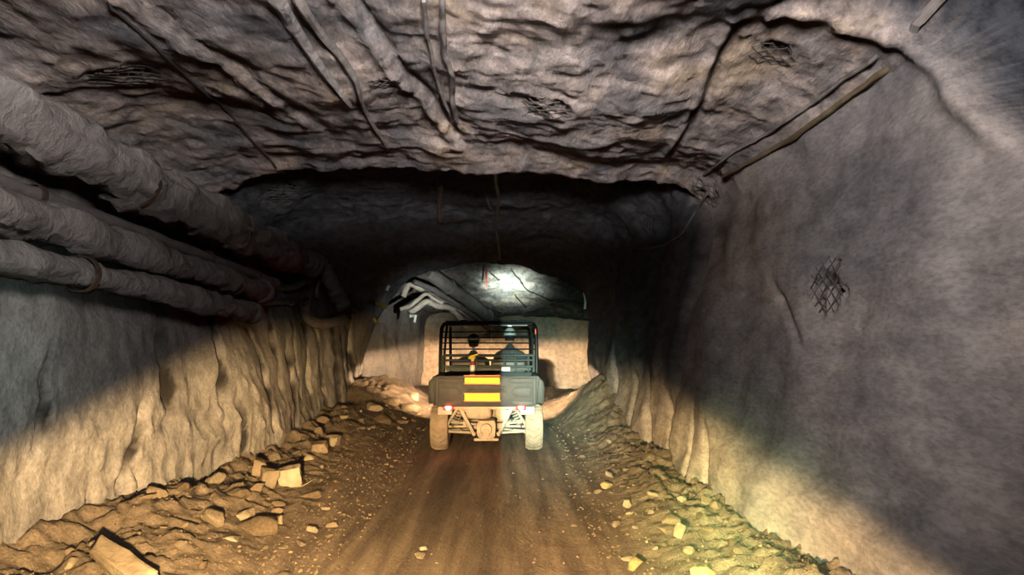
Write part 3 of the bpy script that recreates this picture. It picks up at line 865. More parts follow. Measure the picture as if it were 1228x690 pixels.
# ------------------------------------------------------------------ rubble
def stone_mesh(seed, flat=.7, npts=16, bev=.05):
    rnd = random.Random(seed)
    bm = bmesh.new()
    ax = (1.0, rnd.uniform(.65, .95), flat * rnd.uniform(.8, 1.15))
    for _ in range(npts):
        v = Vector((rnd.gauss(0, 1), rnd.gauss(0, 1), rnd.gauss(0, 1))).normalized()
        v *= rnd.uniform(.85, 1.0)
        bm.verts.new((v.x * ax[0], v.y * ax[1], v.z * ax[2]))
    r = bmesh.ops.convex_hull(bm, input=bm.verts)
    bmesh.ops.delete(bm, geom=list(set([g for g in r['geom_interior'] if isinstance(g, bmesh.types.BMVert)])), context='VERTS')
    bmesh.ops.dissolve_limit(bm, angle_limit=radians(14), verts=bm.verts, edges=bm.edges)
    bmesh.ops.bevel(bm, geom=list(bm.edges), offset=bev, segments=1, affect='EDGES', profile=.5)
    bmesh.ops.triangulate(bm, faces=bm.faces)
    bmesh.ops.subdivide_edges(bm, edges=bm.edges, cuts=1, use_grid_fill=True)
    for v in bm.verts:
        v.co *= 1 + .03 * noise.noise(v.co * 3 + Vector((seed, 0, 0)))
    m = max(v.co.length for v in bm.verts)
    for v in bm.verts: v.co /= m
    bmesh.ops.recalc_face_normals(bm, faces=bm.faces)
    me = bpy.data.meshes.new('stone')
    bm.to_mesh(me); bm.free()
    for p in me.polygons: p.use_smooth = True
    me.set_sharp_from_angle(angle=radians(28))
    return me
def block_mesh(seed, sx, sy, sz):
    """a squarish broken block"""
    rnd = random.Random(seed)
    bm = bmesh.new()
    for x in (-1, 1):
        for y in (-1, 1):
            for z in (-1, 1):
                for k in range(3):
                    bm.verts.new((x * sx * rnd.uniform(.45, 1), y * sy * rnd.uniform(.45, 1), z * sz * rnd.uniform(.5, 1)))
    r = bmesh.ops.convex_hull(bm, input=bm.verts)
    bmesh.ops.delete(bm, geom=list(set([g for g in r['geom_interior'] if isinstance(g, bmesh.types.BMVert)])), context='VERTS')
    bmesh.ops.dissolve_limit(bm, angle_limit=radians(12), verts=bm.verts, edges=bm.edges)
    bmesh.ops.bevel(bm, geom=list(bm.edges), offset=min(sx, sy, sz) * .10, segments=2, affect='EDGES', profile=.5)
    bmesh.ops.triangulate(bm, faces=bm.faces)
    bmesh.ops.subdivide_edges(bm, edges=bm.edges, cuts=1, use_grid_fill=True)
    long_ = [e for e in bm.edges if e.calc_length() > .05]
    if long_: bmesh.ops.subdivide_edges(bm, edges=long_, cuts=2, use_grid_fill=True)
    k = min(sx, sy, sz)
    for v in bm.verts:
        q = v.co / k
        v.co += v.co.normalized() * k * (.22 * noise.noise(q * .9 + Vector((seed, 3, 0))) + .10 * noise.noise(q * 2.6 + Vector((seed, 9, 0))))
    bmesh.ops.recalc_face_normals(bm, faces=bm.faces)
    me = bpy.data.meshes.new('stone')
    bm.to_mesh(me); bm.free()
    for p in me.polygons: p.use_smooth = True
    me.set_sharp_from_angle(angle=radians(30))
    return me

PLACED = []     # (x, y, radius)
def free(x, y, r, slack=1.0):
    for (a, b, c) in PLACED:
        if (a - x) ** 2 + (b - y) ** 2 < ((c + r) * slack) ** 2: return False
    return True
def on_floor(u, v):
    loc, n = hit(u, v, FLOORB)
    return loc
def put(name, me, mat, u, v, size, label, rot, sink=.25, group=None, rad=None, bx=None):
    """a stone whose base is seen at pixel (u, v), about size metres across."""
    p = on_floor(u, v)
    me.materials.clear(); me.materials.append(mat)
    o = link(name, me)
    o.scale = (size, size, size)
    o.rotation_euler = rot
    R = o.rotation_euler.to_matrix()
    lo = min((R @ v_.co).z for v_ in me.vertices) * size
    hi = max((R @ v_.co).z for v_ in me.vertices) * size
    o.location = (p.x, p.y, p.z - lo - (hi - lo) * sink)
    rr = rad if rad else max(((R @ v_.co).xy.length for v_ in me.vertices)) * size
    PLACED.append((p.x, p.y, rr))
    return tag(o, label, 'rock', group)
rot = lambda a=0, b=0, c=0: (radians(a), radians(b), radians(c))
put('loose_rock', block_mesh(7, .34, .075, .085), M_PALE, 146, 694, 1.0, 'long pale ochre slab jutting from the rubble at the foot of the left wall', rot(24, 12, -34), .22)
put('loose_rock', block_mesh(2, .105, .10, .105), M_PALE, 348, 581, 1.0, 'squarest tan block standing clear at the foot of the left wall', rot(4, -4, 12), .12)
put('loose_rock', block_mesh(3, .085, .085, .10), M_PALE, 322, 584, 1.0, 'angular tan block against the left side of the square block', rot(8, 6, 30), .12)
put('loose_rock', block_mesh(4, .07, .06, .10), M_STONE, 311, 572, 1.0, 'rounded tan rock behind the angular block at the left wall', rot(-4, 8, 20), .1)
put('loose_rock', block_mesh(5, .10, .09, .075), M_STONE, 383, 541, 1.0, 'tan block farther along the left wall, nearer of two side by side', rot(3, 0, 15), .15)
put('loose_rock', block_mesh(6, .10, .09, .07), M_PALE, 399, 532, 1.0, 'tan block farther along the left wall, farther of two side by side', rot(3, 5, -12), .15)
put('loose_rock', stone_mesh(21, .6), M_PALE, 374, 640, .062, 'bright pale stone alone at the road edge of the left bank', rot(40, 20, 60), .12)
put('loose_rock', stone_mesh(22, .45), M_STONE, 372, 596, .17, 'flat reddish tan slab lying in front of the square block', rot(4, 3, 80), .3)
put('loose_rock', stone_mesh(23, .5), M_PALE, 335, 628, .07, 'pale flat stone midway up the near left bank', rot(0, 0, 20), .2)
put('loose_rock', stone_mesh(24, .5), M_PALE, 290, 622, .07, 'pale oval stone near the crest of the left bank', rot(10, 0, 20), .2)
put('loose_rock', stone_mesh(25, .5), M_PALE, 257, 629, .10, 'pale wedge stone leaning on the left wall foot', rot(10, 30, 50), .2)
put('loose_rock', stone_mesh(26, .6), M_STONE, 286, 597, .10, 'brown stone against the left wall beside a dark hollow', rot(0, 0, 20), .2)
put('loose_rock', stone_mesh(27, .45), M_STONE, 310, 636, .17, 'broad flat brown slab in the middle of the left bank', rot(5, 3, 10), .3)
put('loose_rock', stone_mesh(28, .6), M_PALE, 217, 657, .045, 'small pale stone near the big ochre slab', rot(0, 0, 0), .15)
put('loose_rock', stone_mesh(31, .6), M_YELLOW, 727, 586, .075, 'ochre stone at the bottom of the small pale heap on the right bank', rot(10, 0, 20), .12)
put('loose_rock', stone_mesh(32, .6), M_PALE, 731, 574, .065, 'pale stone at the top of the small heap on the right bank', rot(10, 40, 20), .12)
put('loose_rock', stone_mesh(33, .7), M_PALE, 752, 609, .055, 'whitest block in the middle of the right bank', rot(20, 10, 40), .1)
put('loose_rock', stone_mesh(34, .55), M_PALE, 783, 598, .07, 'pale triangular stone high on the right bank', rot(0, 25, 30), .12)
put('loose_rock', stone_mesh(35, .4), M_STONE, 689, 631, .085, 'flat tan stone alone on the right edge of the road', rot(0, 0, 15), .3)
put('loose_rock', stone_mesh(36, .5), M_PALE, 739, 631, .055, 'small pale stone with a dark hollow behind it on the right bank', rot(0, 0, 70), .15)
put('loose_rock', stone_mesh(37, .5), M_PALE, 761, 634, .045, 'little white stone beside the pale stone on the right bank', rot(0, 0, 70), .15)
put('loose_rock', stone_mesh(38, .6), M_STONE, 805, 630, .10, 'large rounded tan stone at the foot of the right wall', rot(0, 0, 70), .2)
put('loose_rock', block_mesh(39, .045, .02, .06), M_PALE, 815, 645, 1.0, 'upright white shard at the foot of the right wall', rot(0, 24, 20), .1)
put('loose_rock', stone_mesh(40, .35), M_PALE, 750, 672, .12, 'long flat pale slab low on the right bank', rot(0, 0, 5), .25)
put('loose_rock', stone_mesh(41, .6), M_YELLOW, 762, 681, .085, 'rounded ochre stone under the long flat slab on the right bank', rot(0, 0, 75), .15)
put('loose_rock', stone_mesh(42, .6), M_YELLOW, 843, 694, .085, 'bright yellow rock at the bottom of the photo by the right wall', rot(0, 0, 15), .12)
put('loose_rock', stone_mesh(43, .6), M_STONE, 826, 664, .05, 'grey green crumbled stone beside the right wall above the yellow rock', rot(0, 0, 15), .2)
put('loose_rock', stone_mesh(44, .5), M_STONE, 799, 640, .09, 'broad tan stone just below the large rounded one by the right wall', rot(0, 0, 15), .25)
put('loose_rock', stone_mesh(45, .6), M_PALE, 507, 660, .05, 'small white stone lying on the road left of centre', rot(0, 0, 15), .3)
put('loose_rock', stone_mesh(46, .6), M_PALE, 504, 669, .055, 'flat white stone in front of the small white one on the road', rot(0, 0, 35), .3)
put('loose_rock', stone_mesh(47, .5), M_STONE, 520, 482, .20, 'broad brown rock left of the left rear tyre', rot(0, 0, 35), .25) if False else None

# far rubble at the foot of the left wall, beside the vehicle
for i, (u, v, s, lab) in enumerate([(447, 492, .20, 'big tan rock in the far rubble left of the vehicle, nearest the left wall'),
                                    (470, 484, .26, 'big domed tan rock in the middle of the far rubble left of the vehicle'),
                                    (492, 492, .24, 'flat tan rock in the far rubble closest to the left tyre'),
                                    (458, 506, .22, 'low brown slab at the front of the far rubble left of the vehicle'),
                                    (497, 479, .22, 'tan rock at the back of the far rubble beside the bed'),
                                    (484, 508, .20, 'brown slab at the front of the far rubble beside the left tyre')]):
    put('loose_rock', stone_mesh(60 + i, .55), M_STONE if i % 2 else M_PALE, u, v, s, lab, rot(0, 0, 40 * i), .3)

BASES = [stone_mesh(100 + i, .5 + .05 * (i % 6)) for i in range(14)]
for i, me in enumerate(BASES):
    me.materials.append(M_PALE if i % 5 == 0 else M_STONE)
def scatter(n, side, group, label, rmin, rmax, y0, y1):
    rnd = random.Random(900 + side * 7 + int(y0 * 10))
    made = tries = 0
    while made < n and tries < n * 60:
        tries += 1
        y = y0 + (y1 - y0) * rnd.random() ** 1.5
        k = rnd.random()
        if side < 0: x = -1.25 - 1.55 * k ** .8
        else: x = .80 + 1.05 * k ** .8
        g, b = floor_z(x, y)
        q = rnd.random()
        r = rmin + (rmax - rmin) * q ** 1.7 * (.5 + .5 * b)
        # clear of the walls and of the other stones
        h = SHELL.ray_cast(Vector((-.2, y, g + .05)), Vector((side, 0, 0)))
        if h[0] is not None and abs(h[0].x - x) < r + .05: continue
        if abs(x + .19) < 1.0 and 8.6 < y < 12.6: continue
        if not free(x, y, r, .92): continue
        PLACED.append((x, y, r))
        o = BASES[rnd.randrange(14)]
        o = bpy.data.objects.new('rubble_stone', o)
        COL.objects.link(o)
        f = rnd.uniform(.75, 1.0)
        o.scale = (r, r * f, r * rnd.uniform(.7, 1))
        o.rotation_euler = (rnd.uniform(-.5, .5), rnd.uniform(-.5, .5), rnd.uniform(0, 6.28))
        o.location = (x, y, g + r * rnd.uniform(-.05, .2))
        tag(o, label, 'rock', group)
        made += 1
scatter(165, -1, 'rubble on the left bank', 'small brown or tan rubble stone on the bank under the left wall', .02, .125, 4.2, 14.5)
scatter(100, 1, 'rubble on the right bank', 'small brown or tan rubble stone on the bank under the right wall', .018, .085, 4.4, 11)

# gravel too small to count
def gravel():
    rnd = random.Random(5)
    bm = bmesh.new()
    made = 0
    for _ in range(7500):
        y = 3.8 + 11 * rnd.random() ** 1.6
        if rnd.random() < .60: x = -1.1 - 1.7 * rnd.random()
        elif rnd.random() < .93: x = .7 + 1.2 * rnd.random()
        else: x = -1.1 + 1.9 * rnd.random()
        if abs(x + .19) < 1.05 and 9.2 < y < 12.5: continue
        r = .005 + .013 * rnd.random() ** 2
        if not free(x, y, r + .004): continue
        g = ground(x, y)
        h = SHELL.ray_cast(Vector((-.2, y, g + .03)), Vector((1 if x > 0 else -1, 0, 0)))
        if h[0] is not None and abs(h[0].x + .2) < abs(x + .2) + .09: continue
        c = Vector((x, y, g + r * .3))
        vs = []
        for d in ((1, 0, 0), (-1, 0, 0), (0, 1, 0), (0, -1, 0), (0, 0, .8), (0, 0, -.8)):
            v = Vector(d) * r * rnd.uniform(.65, 1.1)
            v.rotate(Quaternion((0, 0, 1), rnd.random() * 6))
            vs.append(bm.verts.new(c + v + Vector((rnd.uniform(-.3, .3) * r, rnd.uniform(-.3, .3) * r, 0))))
        for a, b, e in ((0, 2, 4), (2, 1, 4), (1, 3, 4), (3, 0, 4), (2, 0, 5), (1, 2, 5), (3, 1, 5), (0, 3, 5)):
            f = bm.faces.new((vs[a], vs[b], vs[e]))
            f.material_index = 0 if made % 9 else 1
        made += 1
    return obj('gravel', bm, [M_STONE, M_PALE], None, smooth=False)
tag(gravel(), 'fine loose gravel strewn over the banks and the road', 'gravel', kind='stuff')

# ------------------------------------------------------------------ the utility vehicle
M_PLASTIC = simple_mat('charcoal_plastic', (0.012, 0.014, 0.014), 0.6, 0, 0.2, 8.0, (0.05, 0.042, 0.034), 0.25, 0, 0.3)
M_BEDP = simple_mat('dusty_bed_plastic', (0.022, 0.023, 0.024), 0.6, 0, 0.25, 7.0, (0.075, 0.062, 0.052), 0.40, 0, 0.3)
M_BLACKTUBE = simple_mat('black_tube_paint', (0.006, 0.006, 0.007), 0.45, 0.0, 0.2, 12.0, None, 0, 0, 0.2)
M_SCREEN = simple_mat('dark_green_tube_paint', (0.028, 0.042, 0.042), 0.55, 0.0, 0.25, 12.0, (0.07, 0.065, 0.06), 0.3, 0, 0.3)
M_DUSTY = simple_mat('dust_coated_metal', (0.36, 0.31, 0.245), 0.75, 0.1, 0.35, 12.0, (0.46, 0.41, 0.33), 0.6, 0.006, 0.3)
M_DUSTY2 = simple_mat('dust_coated_engine', (0.40, 0.33, 0.26), 0.75, 0.05, 0.4, 10.0, (0.50, 0.43, 0.34), 0.6, 0.006, 0.3)
M_TYRE = simple_mat('dusty_tyre_rubber', (0.20, 0.155, 0.11), 0.85, 0, 0.3, 10.0, (0.32, 0.26, 0.19), 0.6, 0.004, 0.2)
M_RIM = simple_mat('steel_rim', (0.12, 0.115, 0.11), 0.5, 0.5, 0.3, 14.0, (0.30, 0.25, 0.19), 0.5)
M_SEAT = simple_mat('black_vinyl', (0.02, 0.021, 0.023), 0.5, 0, 0.2, 10.0)
M_SPRING = simple_mat('spring_steel', (0.05, 0.05, 0.05), 0.45, 0.4, 0.3, 12.0, (0.28, 0.24, 0.18), 0.4)
M_STRIP = new_mat('orange_reflective_tape')[0]
_b = [n for n in M_STRIP.node_tree.nodes if n.type == 'BSDF_PRINCIPLED'][0]
_b.inputs['Base Color'].default_value = (1.0, 0.50, 0.005, 1); _b.inputs['Metallic'].default_value = 0.85; _b.inputs['Roughness'].default_value = 0.42
M_STRIPE = simple_mat('red_tape_edge', (0.75, 0.06, 0.015), 0.45, 0.3, 0.1, 20.0)
M_LENS = lit_mat('lit_red_lens', (1.0, 0.03, 0.03), 1.8)
M_HOT = lit_mat('lit_lamp_core', (1.0, 0.72, 0.66), 22.0, (0.8, 0.5, 0.5))
M_LABEL = simple_mat('pale_label', (0.62, 0.60, 0.56), 0.5, 0, 0.15, 30.0)
M_REDREF = simple_mat('red_reflector', (0.8, 0.05, 0.03), 0.4, 0.2, 0.1, 20.0)
M_HEADGLASS = simple_mat('lamp_glass', (0.5, 0.5, 0.5), 0.15, 0, 0.1, 10.0)

VX, VY = -0.19, 9.78
V = thing('utility_vehicle', 'dark two-seat utility vehicle with open cargo bed and lit red tail lamps driving away', 'vehicle', (VX, VY, -0.012), radians(-0.6))

def tyre_mesh(wd=.26, R=.325):
    bm = bmesh.new()
    h = wd / 2
    prof = [(.17, -h * .80), (.20, -h * .95), (.245, -h * 1.0), (.285, -h * .93), (R - .022, -h * .74), (R - .014, -h * .4), (R - .012, 0), (R - .014, h * .4), (R - .022, h * .74), (.285, h * .93), (.245, h), (.20, h * .95), (.17, h * .80)]
    lathe(bm, prof, (0, 0, 0), 'X', 56)
    # chevron lugs
    N = 22
    for k in range(N):
        for sgn in (-1, 1):
            a0 = 2 * pi * (k + (.5 if sgn > 0 else 0) * .25) / N
            rows = []
            for q in range(5):
                t = q / 4
                x = sgn * (.006 + t * (h * .88))
                a = a0 + sgn * 0 + t * .20
                da = .052 * (1 + .35 * t)
                rr = R - .012 - .030 * max(0, t - .55) / .45
                ring = []
                for (aa, ro) in ((a - da, rr - .012), (a - da * .75, rr + .012), (a + da * .75, rr + .012), (a + da, rr - .012)):
                    ring.append(bm.verts.new((x, ro * sin(aa), ro * cos(aa))))
                rows.append(ring)
            for q in range(4):
                for m in range(3):
                    bm.faces.new((rows[q][m], rows[q][m + 1], rows[q + 1][m + 1], rows[q + 1][m]))
            bm.faces.new(rows[0]); bm.faces.new(rows[-1][::-1])
    return bm
def rim_mesh(side):
    bm = bmesh.new()
    s = side
    lathe(bm, [(.172, -.10), (.178, -.09), (.165, -.06), (.165, .06), (.178, .09), (.172, .10), (.155, .085), (.155, -.085)], (0, 0, 0), 'X', 32, closed=True)
    lathe(bm, [(.0001, s * .035), (.05, s * .035), (.055, s * .02), (.155, s * .05), (.155, s * .035), (.0001, s * .01)], (0, 0, 0), 'X', 24)
    for k in range(4):
        a = k * pi / 2 + .4
        lathe(bm, [(.0001, s * .05), (.009, s * .05), (.009, s * .02)], (0, .04 * cos(a), .04 * sin(a)), 'X', 6)
    return bm
def wheel(x, y, side, label=None):
    w = obj('wheel', tyre_mesh(), M_TYRE, V, label=label)
    w.location = (x, y, .325)
    r = obj('rim', rim_mesh(side), M_RIM, w)
    return w
wheel(-.672, 0, -1); wheel(.672, 0, 1)
wheel(-.66, 2.02, -1); wheel(.66, 2.02, 1)

# cargo bed: floor, sides and headboard in one moulded tub
bm = bmesh.new()
box(bm, (0, .05, .70), (1.30, 1.10, .05), None, .012)
for s in (-1, 1):
    prism(bm, [(s * .655, .665), (s * .70, .70), (s * .725, 1.00), (s * .745, 1.065), (s * .70, 1.085), (s * .665, 1.06), (s * .64, .70)], -.50, .60, 'Y', .008)
    for y in (-.3, .0, .3):
        box(bm, (s * .724, y, .86), (.035, .09, .26), None, .008)
box(bm, (0, .60, .89), (1.38, .05, .38), None, .012)
obj('cargo_bed', bm, M_BEDP, V)
# rear fender arches
for s in (-1, 1):
    bm = bmesh.new()
    arc = [(.44 * cos(a), .33 + .43 * sin(a)) for a in [radians(q) for q in range(20, 128, 9)]]
    inn = [(.405 * cos(a), .33 + .395 * sin(a)) for a in [radians(q) for q in range(20, 128, 9)]]
    prism(bm, [(p[0] * 1.0, p[1]) for p in arc] + [(p[0], p[1]) for p in reversed(inn)], s * .70 - .11, s * .70 + .11, 'X', .006)
    prism(bm, [(s * .70, .70), (s * .80, .69), (s * .815, .90), (s * .80, 1.00), (s * .745, 1.05), (s * .72, 1.0)], -.42, .52, 'Y', .012)
    obj('rear_fender', bm, M_PLASTIC, V)

# tailgate with pressed panels
tg = None
bm = bmesh.new()
prism(bm, [(-.665, .665), (.665, .665), (.685, .72), (.70, 1.03), (.685, 1.075), (-.685, 1.075), (-.70, 1.03), (-.685, .72)], -.545, -.50, 'Y', .008)
# raised frame ribs and angular pressed panels
for s in (-1, 1):
    prism(bm, [(s * .62, .80), (s * .40, .80), (s * .34, .865), (s * .40, .93), (s * .62, .93)], -.562, -.54, 'Y', .007)
    prism(bm, [(s * .64, .985), (s * .36, .985), (s * .30, 1.02), (s * .36, 1.05), (s * .64, 1.05)], -.560, -.54, 'Y', .006)
    prism(bm, [(s * .64, .68), (s * .42, .68), (s * .33, .74), (s * .64, .74)], -.558, -.54, 'Y', .006)
    box(bm, (s * .668, -.552, .87), (.03, .03, .36), None, .006)
box(bm, (0, -.55, 1.072), (1.40, .05, .028), None, .008)
box(bm, (0, -.55, .902), (.56, .018, .085), None, .005)
tg = obj('tailgate', bm, M_BEDP, V)
# pressed mark on the tailgate, too worn to read: a row of short upright strokes on one backing strip
bm = bmesh.new()
box(bm, (0, -.5595, .902), (.50, .006, .012), None, .001)
for k in range(15):
    x = -.235 + k * .0335
    if k % 4 == 3: continue
    box(bm, (x, -.5615, .902), (.012, .006, .045 if k % 2 else .038), None, .002)
obj('embossed_mark', bm, M_PLASTIC, tg)
for z, nm, hh in ((1.038, 'upper', .046), (.798, 'lower', .042)):
    bm = bmesh.new()
    prism(bm, [(-.285, z - hh), (.185, z - hh), (.185, z + hh), (-.285, z + hh)], -.5725, -.566, 'Y', .001)
    # tape tilts a little upwards so it throws lamp light back
    s = obj('reflective_strip', bm, M_STRIP, tg, smooth=False, label='%s orange reflective strip' % nm)
    bm = bmesh.new()
    prism(bm, [(-.30, z - hh - .018), (.20, z - hh - .018), (.20, z - hh), (-.30, z - hh)], -.571, -.565, 'Y', .001)
    obj('tape_border', bm, M_STRIPE, s, smooth=False)
    bm = bmesh.new()
    prism(bm, [(-.30, z + hh), (.20, z + hh), (.20, z + hh + .014), (-.30, z + hh + .014)], -.571, -.565, 'Y', .001)
    obj('tape_border', bm, M_STRIPE, s, smooth=False)

# headboard screen behind the seats
scr = bmesh.new()
R_ = .017
for z in (1.335, 1.262, 1.165):
    tube(scr, [(-.70, .60, z), (.70, .60, z)], R_ if z < 1.3 else .022, 10)
for x in (-.70, -.18, .25, .42, .62, .70):
    tube(scr, [(x, .60, 1.08), (x, .60, 1.335)], .020 if abs(x) < .69 else .024, 8)
so = obj('headboard_screen', scr, M_SCREEN, V)
bm = bmesh.new(); prism(bm, [(-.66, 1.10), (.66, 1.10), (.66, 1.15), (.30, 1.145), (-.66, 1.15)], .585, .61, 'Y', .006)
obj('headboard_rail', bm, M_SCREEN, so)
bm = bmesh.new(); box(bm, (.27, .578, 1.125), (.13, .008, .06), None, .002)
obj('plate', bm, M_LABEL, so, label='small pale plate')

# cage
def tubes(name, runs, r, mat, parent, n=10):
    bm = bmesh.new()
    for p in runs: tube(bm, smooth_path(p, 6) if len(p) > 2 else p, r, n)
    return obj(name, bm, mat, parent)
for s in (-1, 1):
    tubes('cage_rear_post', [[(s * .745, .70, .92), (s * .752, .70, 1.15), (s * .748, .71, 1.55), (s * .738, .74, 1.75), (s * .705, .80, 1.825)]], .029, M_BLACKTUBE, V)
    tubes('cage_front_post', [[(s * .70, 2.05, 1.02), (s * .695, 1.86, 1.40), (s * .685, 1.72, 1.72), (s * .67, 1.62, 1.815), (s * .66, 1.50, 1.83)]], .027, M_BLACKTUBE, V)
    tubes('cage_side_rail', [[(s * .705, .80, 1.825), (s * .69, 1.1, 1.835), (s * .66, 1.50, 1.83)]], .027, M_BLACKTUBE, V)
    tubes('cage_inner_post', [[(s * .70, .78, 1.0), (s * .695, .80, 1.4), (s * .665, .84, 1.80)]], .02, M_BLACKTUBE, V)
tubes('cage_cross_tube', [[(-.705, .80, 1.825), (.705, .80, 1.825)]], .028, M_BLACKTUBE, V)
tubes('cage_cross_tube', [[(-.66, 1.50, 1.83), (.66, 1.50, 1.83)]], .026, M_BLACKTUBE, V)
for z in (1.70, 1.61, 1.525, 1.43):
    tubes('rear_screen_bar', [[(-.735, .735, z), (.735, .735, z)]], .0105, M_BLACKTUBE, V, 8)
bm = bmesh.new()
box(bm, (0, 1.15, 1.862), (1.36, .82, .03), None, .012)
for s in (-1, 1): box(bm, (s * .40, 1.15, 1.88), (.10, .74, .016), None, .006)
obj('roof_panel', bm, M_PLASTIC, V)
# highlight on the rear roof rim painted as a pale strip, and the central bracket
bm = bmesh.new(); box(bm, (.30, .765, 1.803), (.62, .02, .016), None, .005)
obj('rim_highlight', bm, M_LABEL, V, label='pale strip painted as the lit rim under the roof edge')
br = tubes('roof_bracket', [[(-.13, .80, 1.80), (.0, .80, 1.72)], [(.16, .80, 1.80), (.07, .80, 1.72)], [(-.005, .80, 1.72), (.075, .80, 1.72)]], .011, M_SPRING, V)
tubes('strap', [[(.04, .78, 1.80), (.043, .78, 1.65), (.04, .78, 1.54)]], .012, M_LABEL, br)
bm = bmesh.new(); box(bm, (.735, .70, 1.70), (.022, .012, .10), None, .003)
obj('side_reflector', bm, M_REDREF, V, label='red reflector on the right post')

# seats
bm = bmesh.new()
box(bm, (0, 1.12, .69), (1.26, .50, .12), None, .04, 3)
obj('seat_base', bm, M_SEAT, V)
for x in (-.31, .31):
    bm = bmesh.new()
    box(bm, (x, .795, 1.00), (.56, .11, .52), Matrix.Rotation(radians(8), 3, 'X'), .04, 3)
    obj('seat_back', bm, M_SEAT, V)
# cab tub, dash, bonnet, front end
bm = bmesh.new()
box(bm, (0, 1.30, .36), (1.34, 1.40, .05), None, .012)
box(bm, (0, .90, .52), (1.26, .42, .26), None, .02)
for s in (-1, 1):
    prism(bm, [(.62, .34), (1.75, .34), (1.85, .42), (1.55, .47), (.95, .47), (.62, .66)], s * .68 - .035, s * .68 + .035, 'X', .01)
obj('cab_tub', bm, M_PLASTIC, V)
bm = bmesh.new()
prism(bm, [(1.80, .42), (1.66, .74), (1.66, .98), (1.74, 1.05), (1.95, 1.03), (2.02, .95), (2.02, .42)], -.66, .66, 'X', .02)
obj('dashboard', bm, M_PLASTIC, V)
bm = bmesh.new()
prism(bm, [(2.0, .55), (2.0, 1.02), (2.25, 1.0), (2.52, .88), (2.58, .72), (2.55, .52)], -.47, .47, 'X', .03)
bo = obj('bonnet', bm, M_PLASTIC, V)
for s in (-1, 1):
    bm = bmesh.new(); lathe(bm, [(.0001, .03), (.06, .02), (.075, 0), (.075, -.05), (.0001, -.05)], (s * .34, 2.575, .70), 'Y', 18)
    obj('headlamp', bm, M_HEADGLASS, bo)
    bm = bmesh.new()
    arc = [(2.02 + .43 * cos(a), .33 + .42 * sin(a)) for a in [radians(q) for q in range(5, 176, 12)]]
    inn = [(2.02 + .39 * cos(a), .33 + .38 * sin(a)) for a in [radians(q) for q in range(5, 176, 12)]]
    prism(bm, arc + inn[::-1], s * .67 - .12, s * .67 + .12, 'X', .006)
    obj('front_fender', bm, M_PLASTIC, V)
tubes('front_bumper', [[(-.45, 2.62, .40), (-.42, 2.70, .55), (0, 2.72, .58), (.42, 2.70, .55), (.45, 2.62, .40)]], .024, M_BLACKTUBE, V)
# steering wheel
bm = bmesh.new()
ring = [Vector((-.30 + .17 * cos(a), 1.50 + .17 * sin(a) * .42, 1.13 + .17 * sin(a) * .9)) for a in [2 * pi * k / 28 for k in range(29)]]
tube(bm, ring, .014, 8, False)
for a in (radians(200), radians(340), radians(90)):
    tube(bm, [(-.30, 1.515, 1.12), (-.30 + .165 * cos(a), 1.50 + .165 * sin(a) * .42, 1.13 + .165 * sin(a) * .9)], .011, 6)
tube(bm, [(-.30, 1.50, 1.125), (-.30, 1.70, .98)], .02, 8)
obj('steering_wheel', bm, M_SEAT, V)

# frame and running gear at the back
bm = bmesh.new()
box(bm, (0, -.42, .645), (1.18, .055, .05), None, .008)
for s in (-1, 1):
    box(bm, (s * .30, .85, .42), (.05, 2.5, .06), None, .008)
    box(bm, (s * .57, -.41, .60), (.20, .05, .11), None, .01)
box(bm, (0, .25, .66), (1.1, .05, .04), None, .006)
fr = obj('chassis_frame', bm, M_DUSTY, V)
for s in (-1, 1):
    bm = bmesh.new()
    A, B = Vector((s * .36, -.45, .64)), Vector((s * .165, -.40, .255))
    dirv = (B - A).normalized()
    q = dirv.to_track_quat('Z', 'Y').to_matrix()
    box(bm, (A + B) / 2, (.055, .045, (B - A).length), q, .008)
    box(bm, (A + B) / 2 + Vector((0, -.026, 0)), (.030, .012, (B - A).length * .92), q, .003)
    obj('frame_strut', bm, M_DUSTY, fr)
    bm = bmesh.new()
    tube(bm, [(s * .40, -.36, .64), (s * .56, -.20, .36)], .018, 8)
    obj('frame_stay', bm, M_DUSTY, fr)
    # shock absorber with its spring
    bm = bmesh.new()
    a, b = Vector((s * .34, -.10, .70)), Vector((s * .50, -.06, .33))
    tube(bm, [a, a.lerp(b, .55)], .026, 10); tube(bm, [a.lerp(b, .5), b], .014, 8)
    sh = obj('shock_absorber', bm, M_SPRING, V)
    bm = bmesh.new()
    d = (b - a); u = d.normalized().orthogonal(); w_ = d.normalized().cross(u)
    tube(bm, [a.lerp(b, .12 + .72 * k / 70) + (u * cos(k * .63) + w_ * sin(k * .63)) * .045 for k in range(71)], .008, 6)
    obj('spring', bm, M_DUSTY, sh)
    # suspension arms
    for zz, za, nm in ((.305, .262, 'lower'), (.425, .40, 'upper')):
        bm = bmesh.new()
        tube(bm, [(s * .14, -.22, zz - .04), (s * .55, -.03, za)], .018, 8)
        tube(bm, [(s * .14, .22, zz - .04), (s * .55, .03, za)], .018, 8)
        tube(bm, [(s * .55, -.05, za), (s * .55, .05, za)], .028, 8)
        tube(bm, [(s * .36, -.125, zz - .02), (s * .36, .125, zz - .02)], .012, 6)
        obj('suspension_arm', bm, M_DUSTY, V)
    bm = bmesh.new()
    tube(bm, [(s * .12, 0, .33), (s * .20, 0, .33), (s * .24, 0, .33), (s * .55, 0, .328)], [.045, .05, .018, .018], 12)
    obj('drive_shaft', bm, M_DUSTY, V)
    bm = bmesh.new()
    box(bm, (s * .575, 0, .33), (.05, .09, .22), None, .015)
    lathe(bm, [(.0001, -.02), (.08, -.02), (.085, 0), (.06, .02), (.0001, .02)], (s * .60, 0, .325), 'X', 16)
    obj('hub_carrier', bm, M_DUSTY, V)
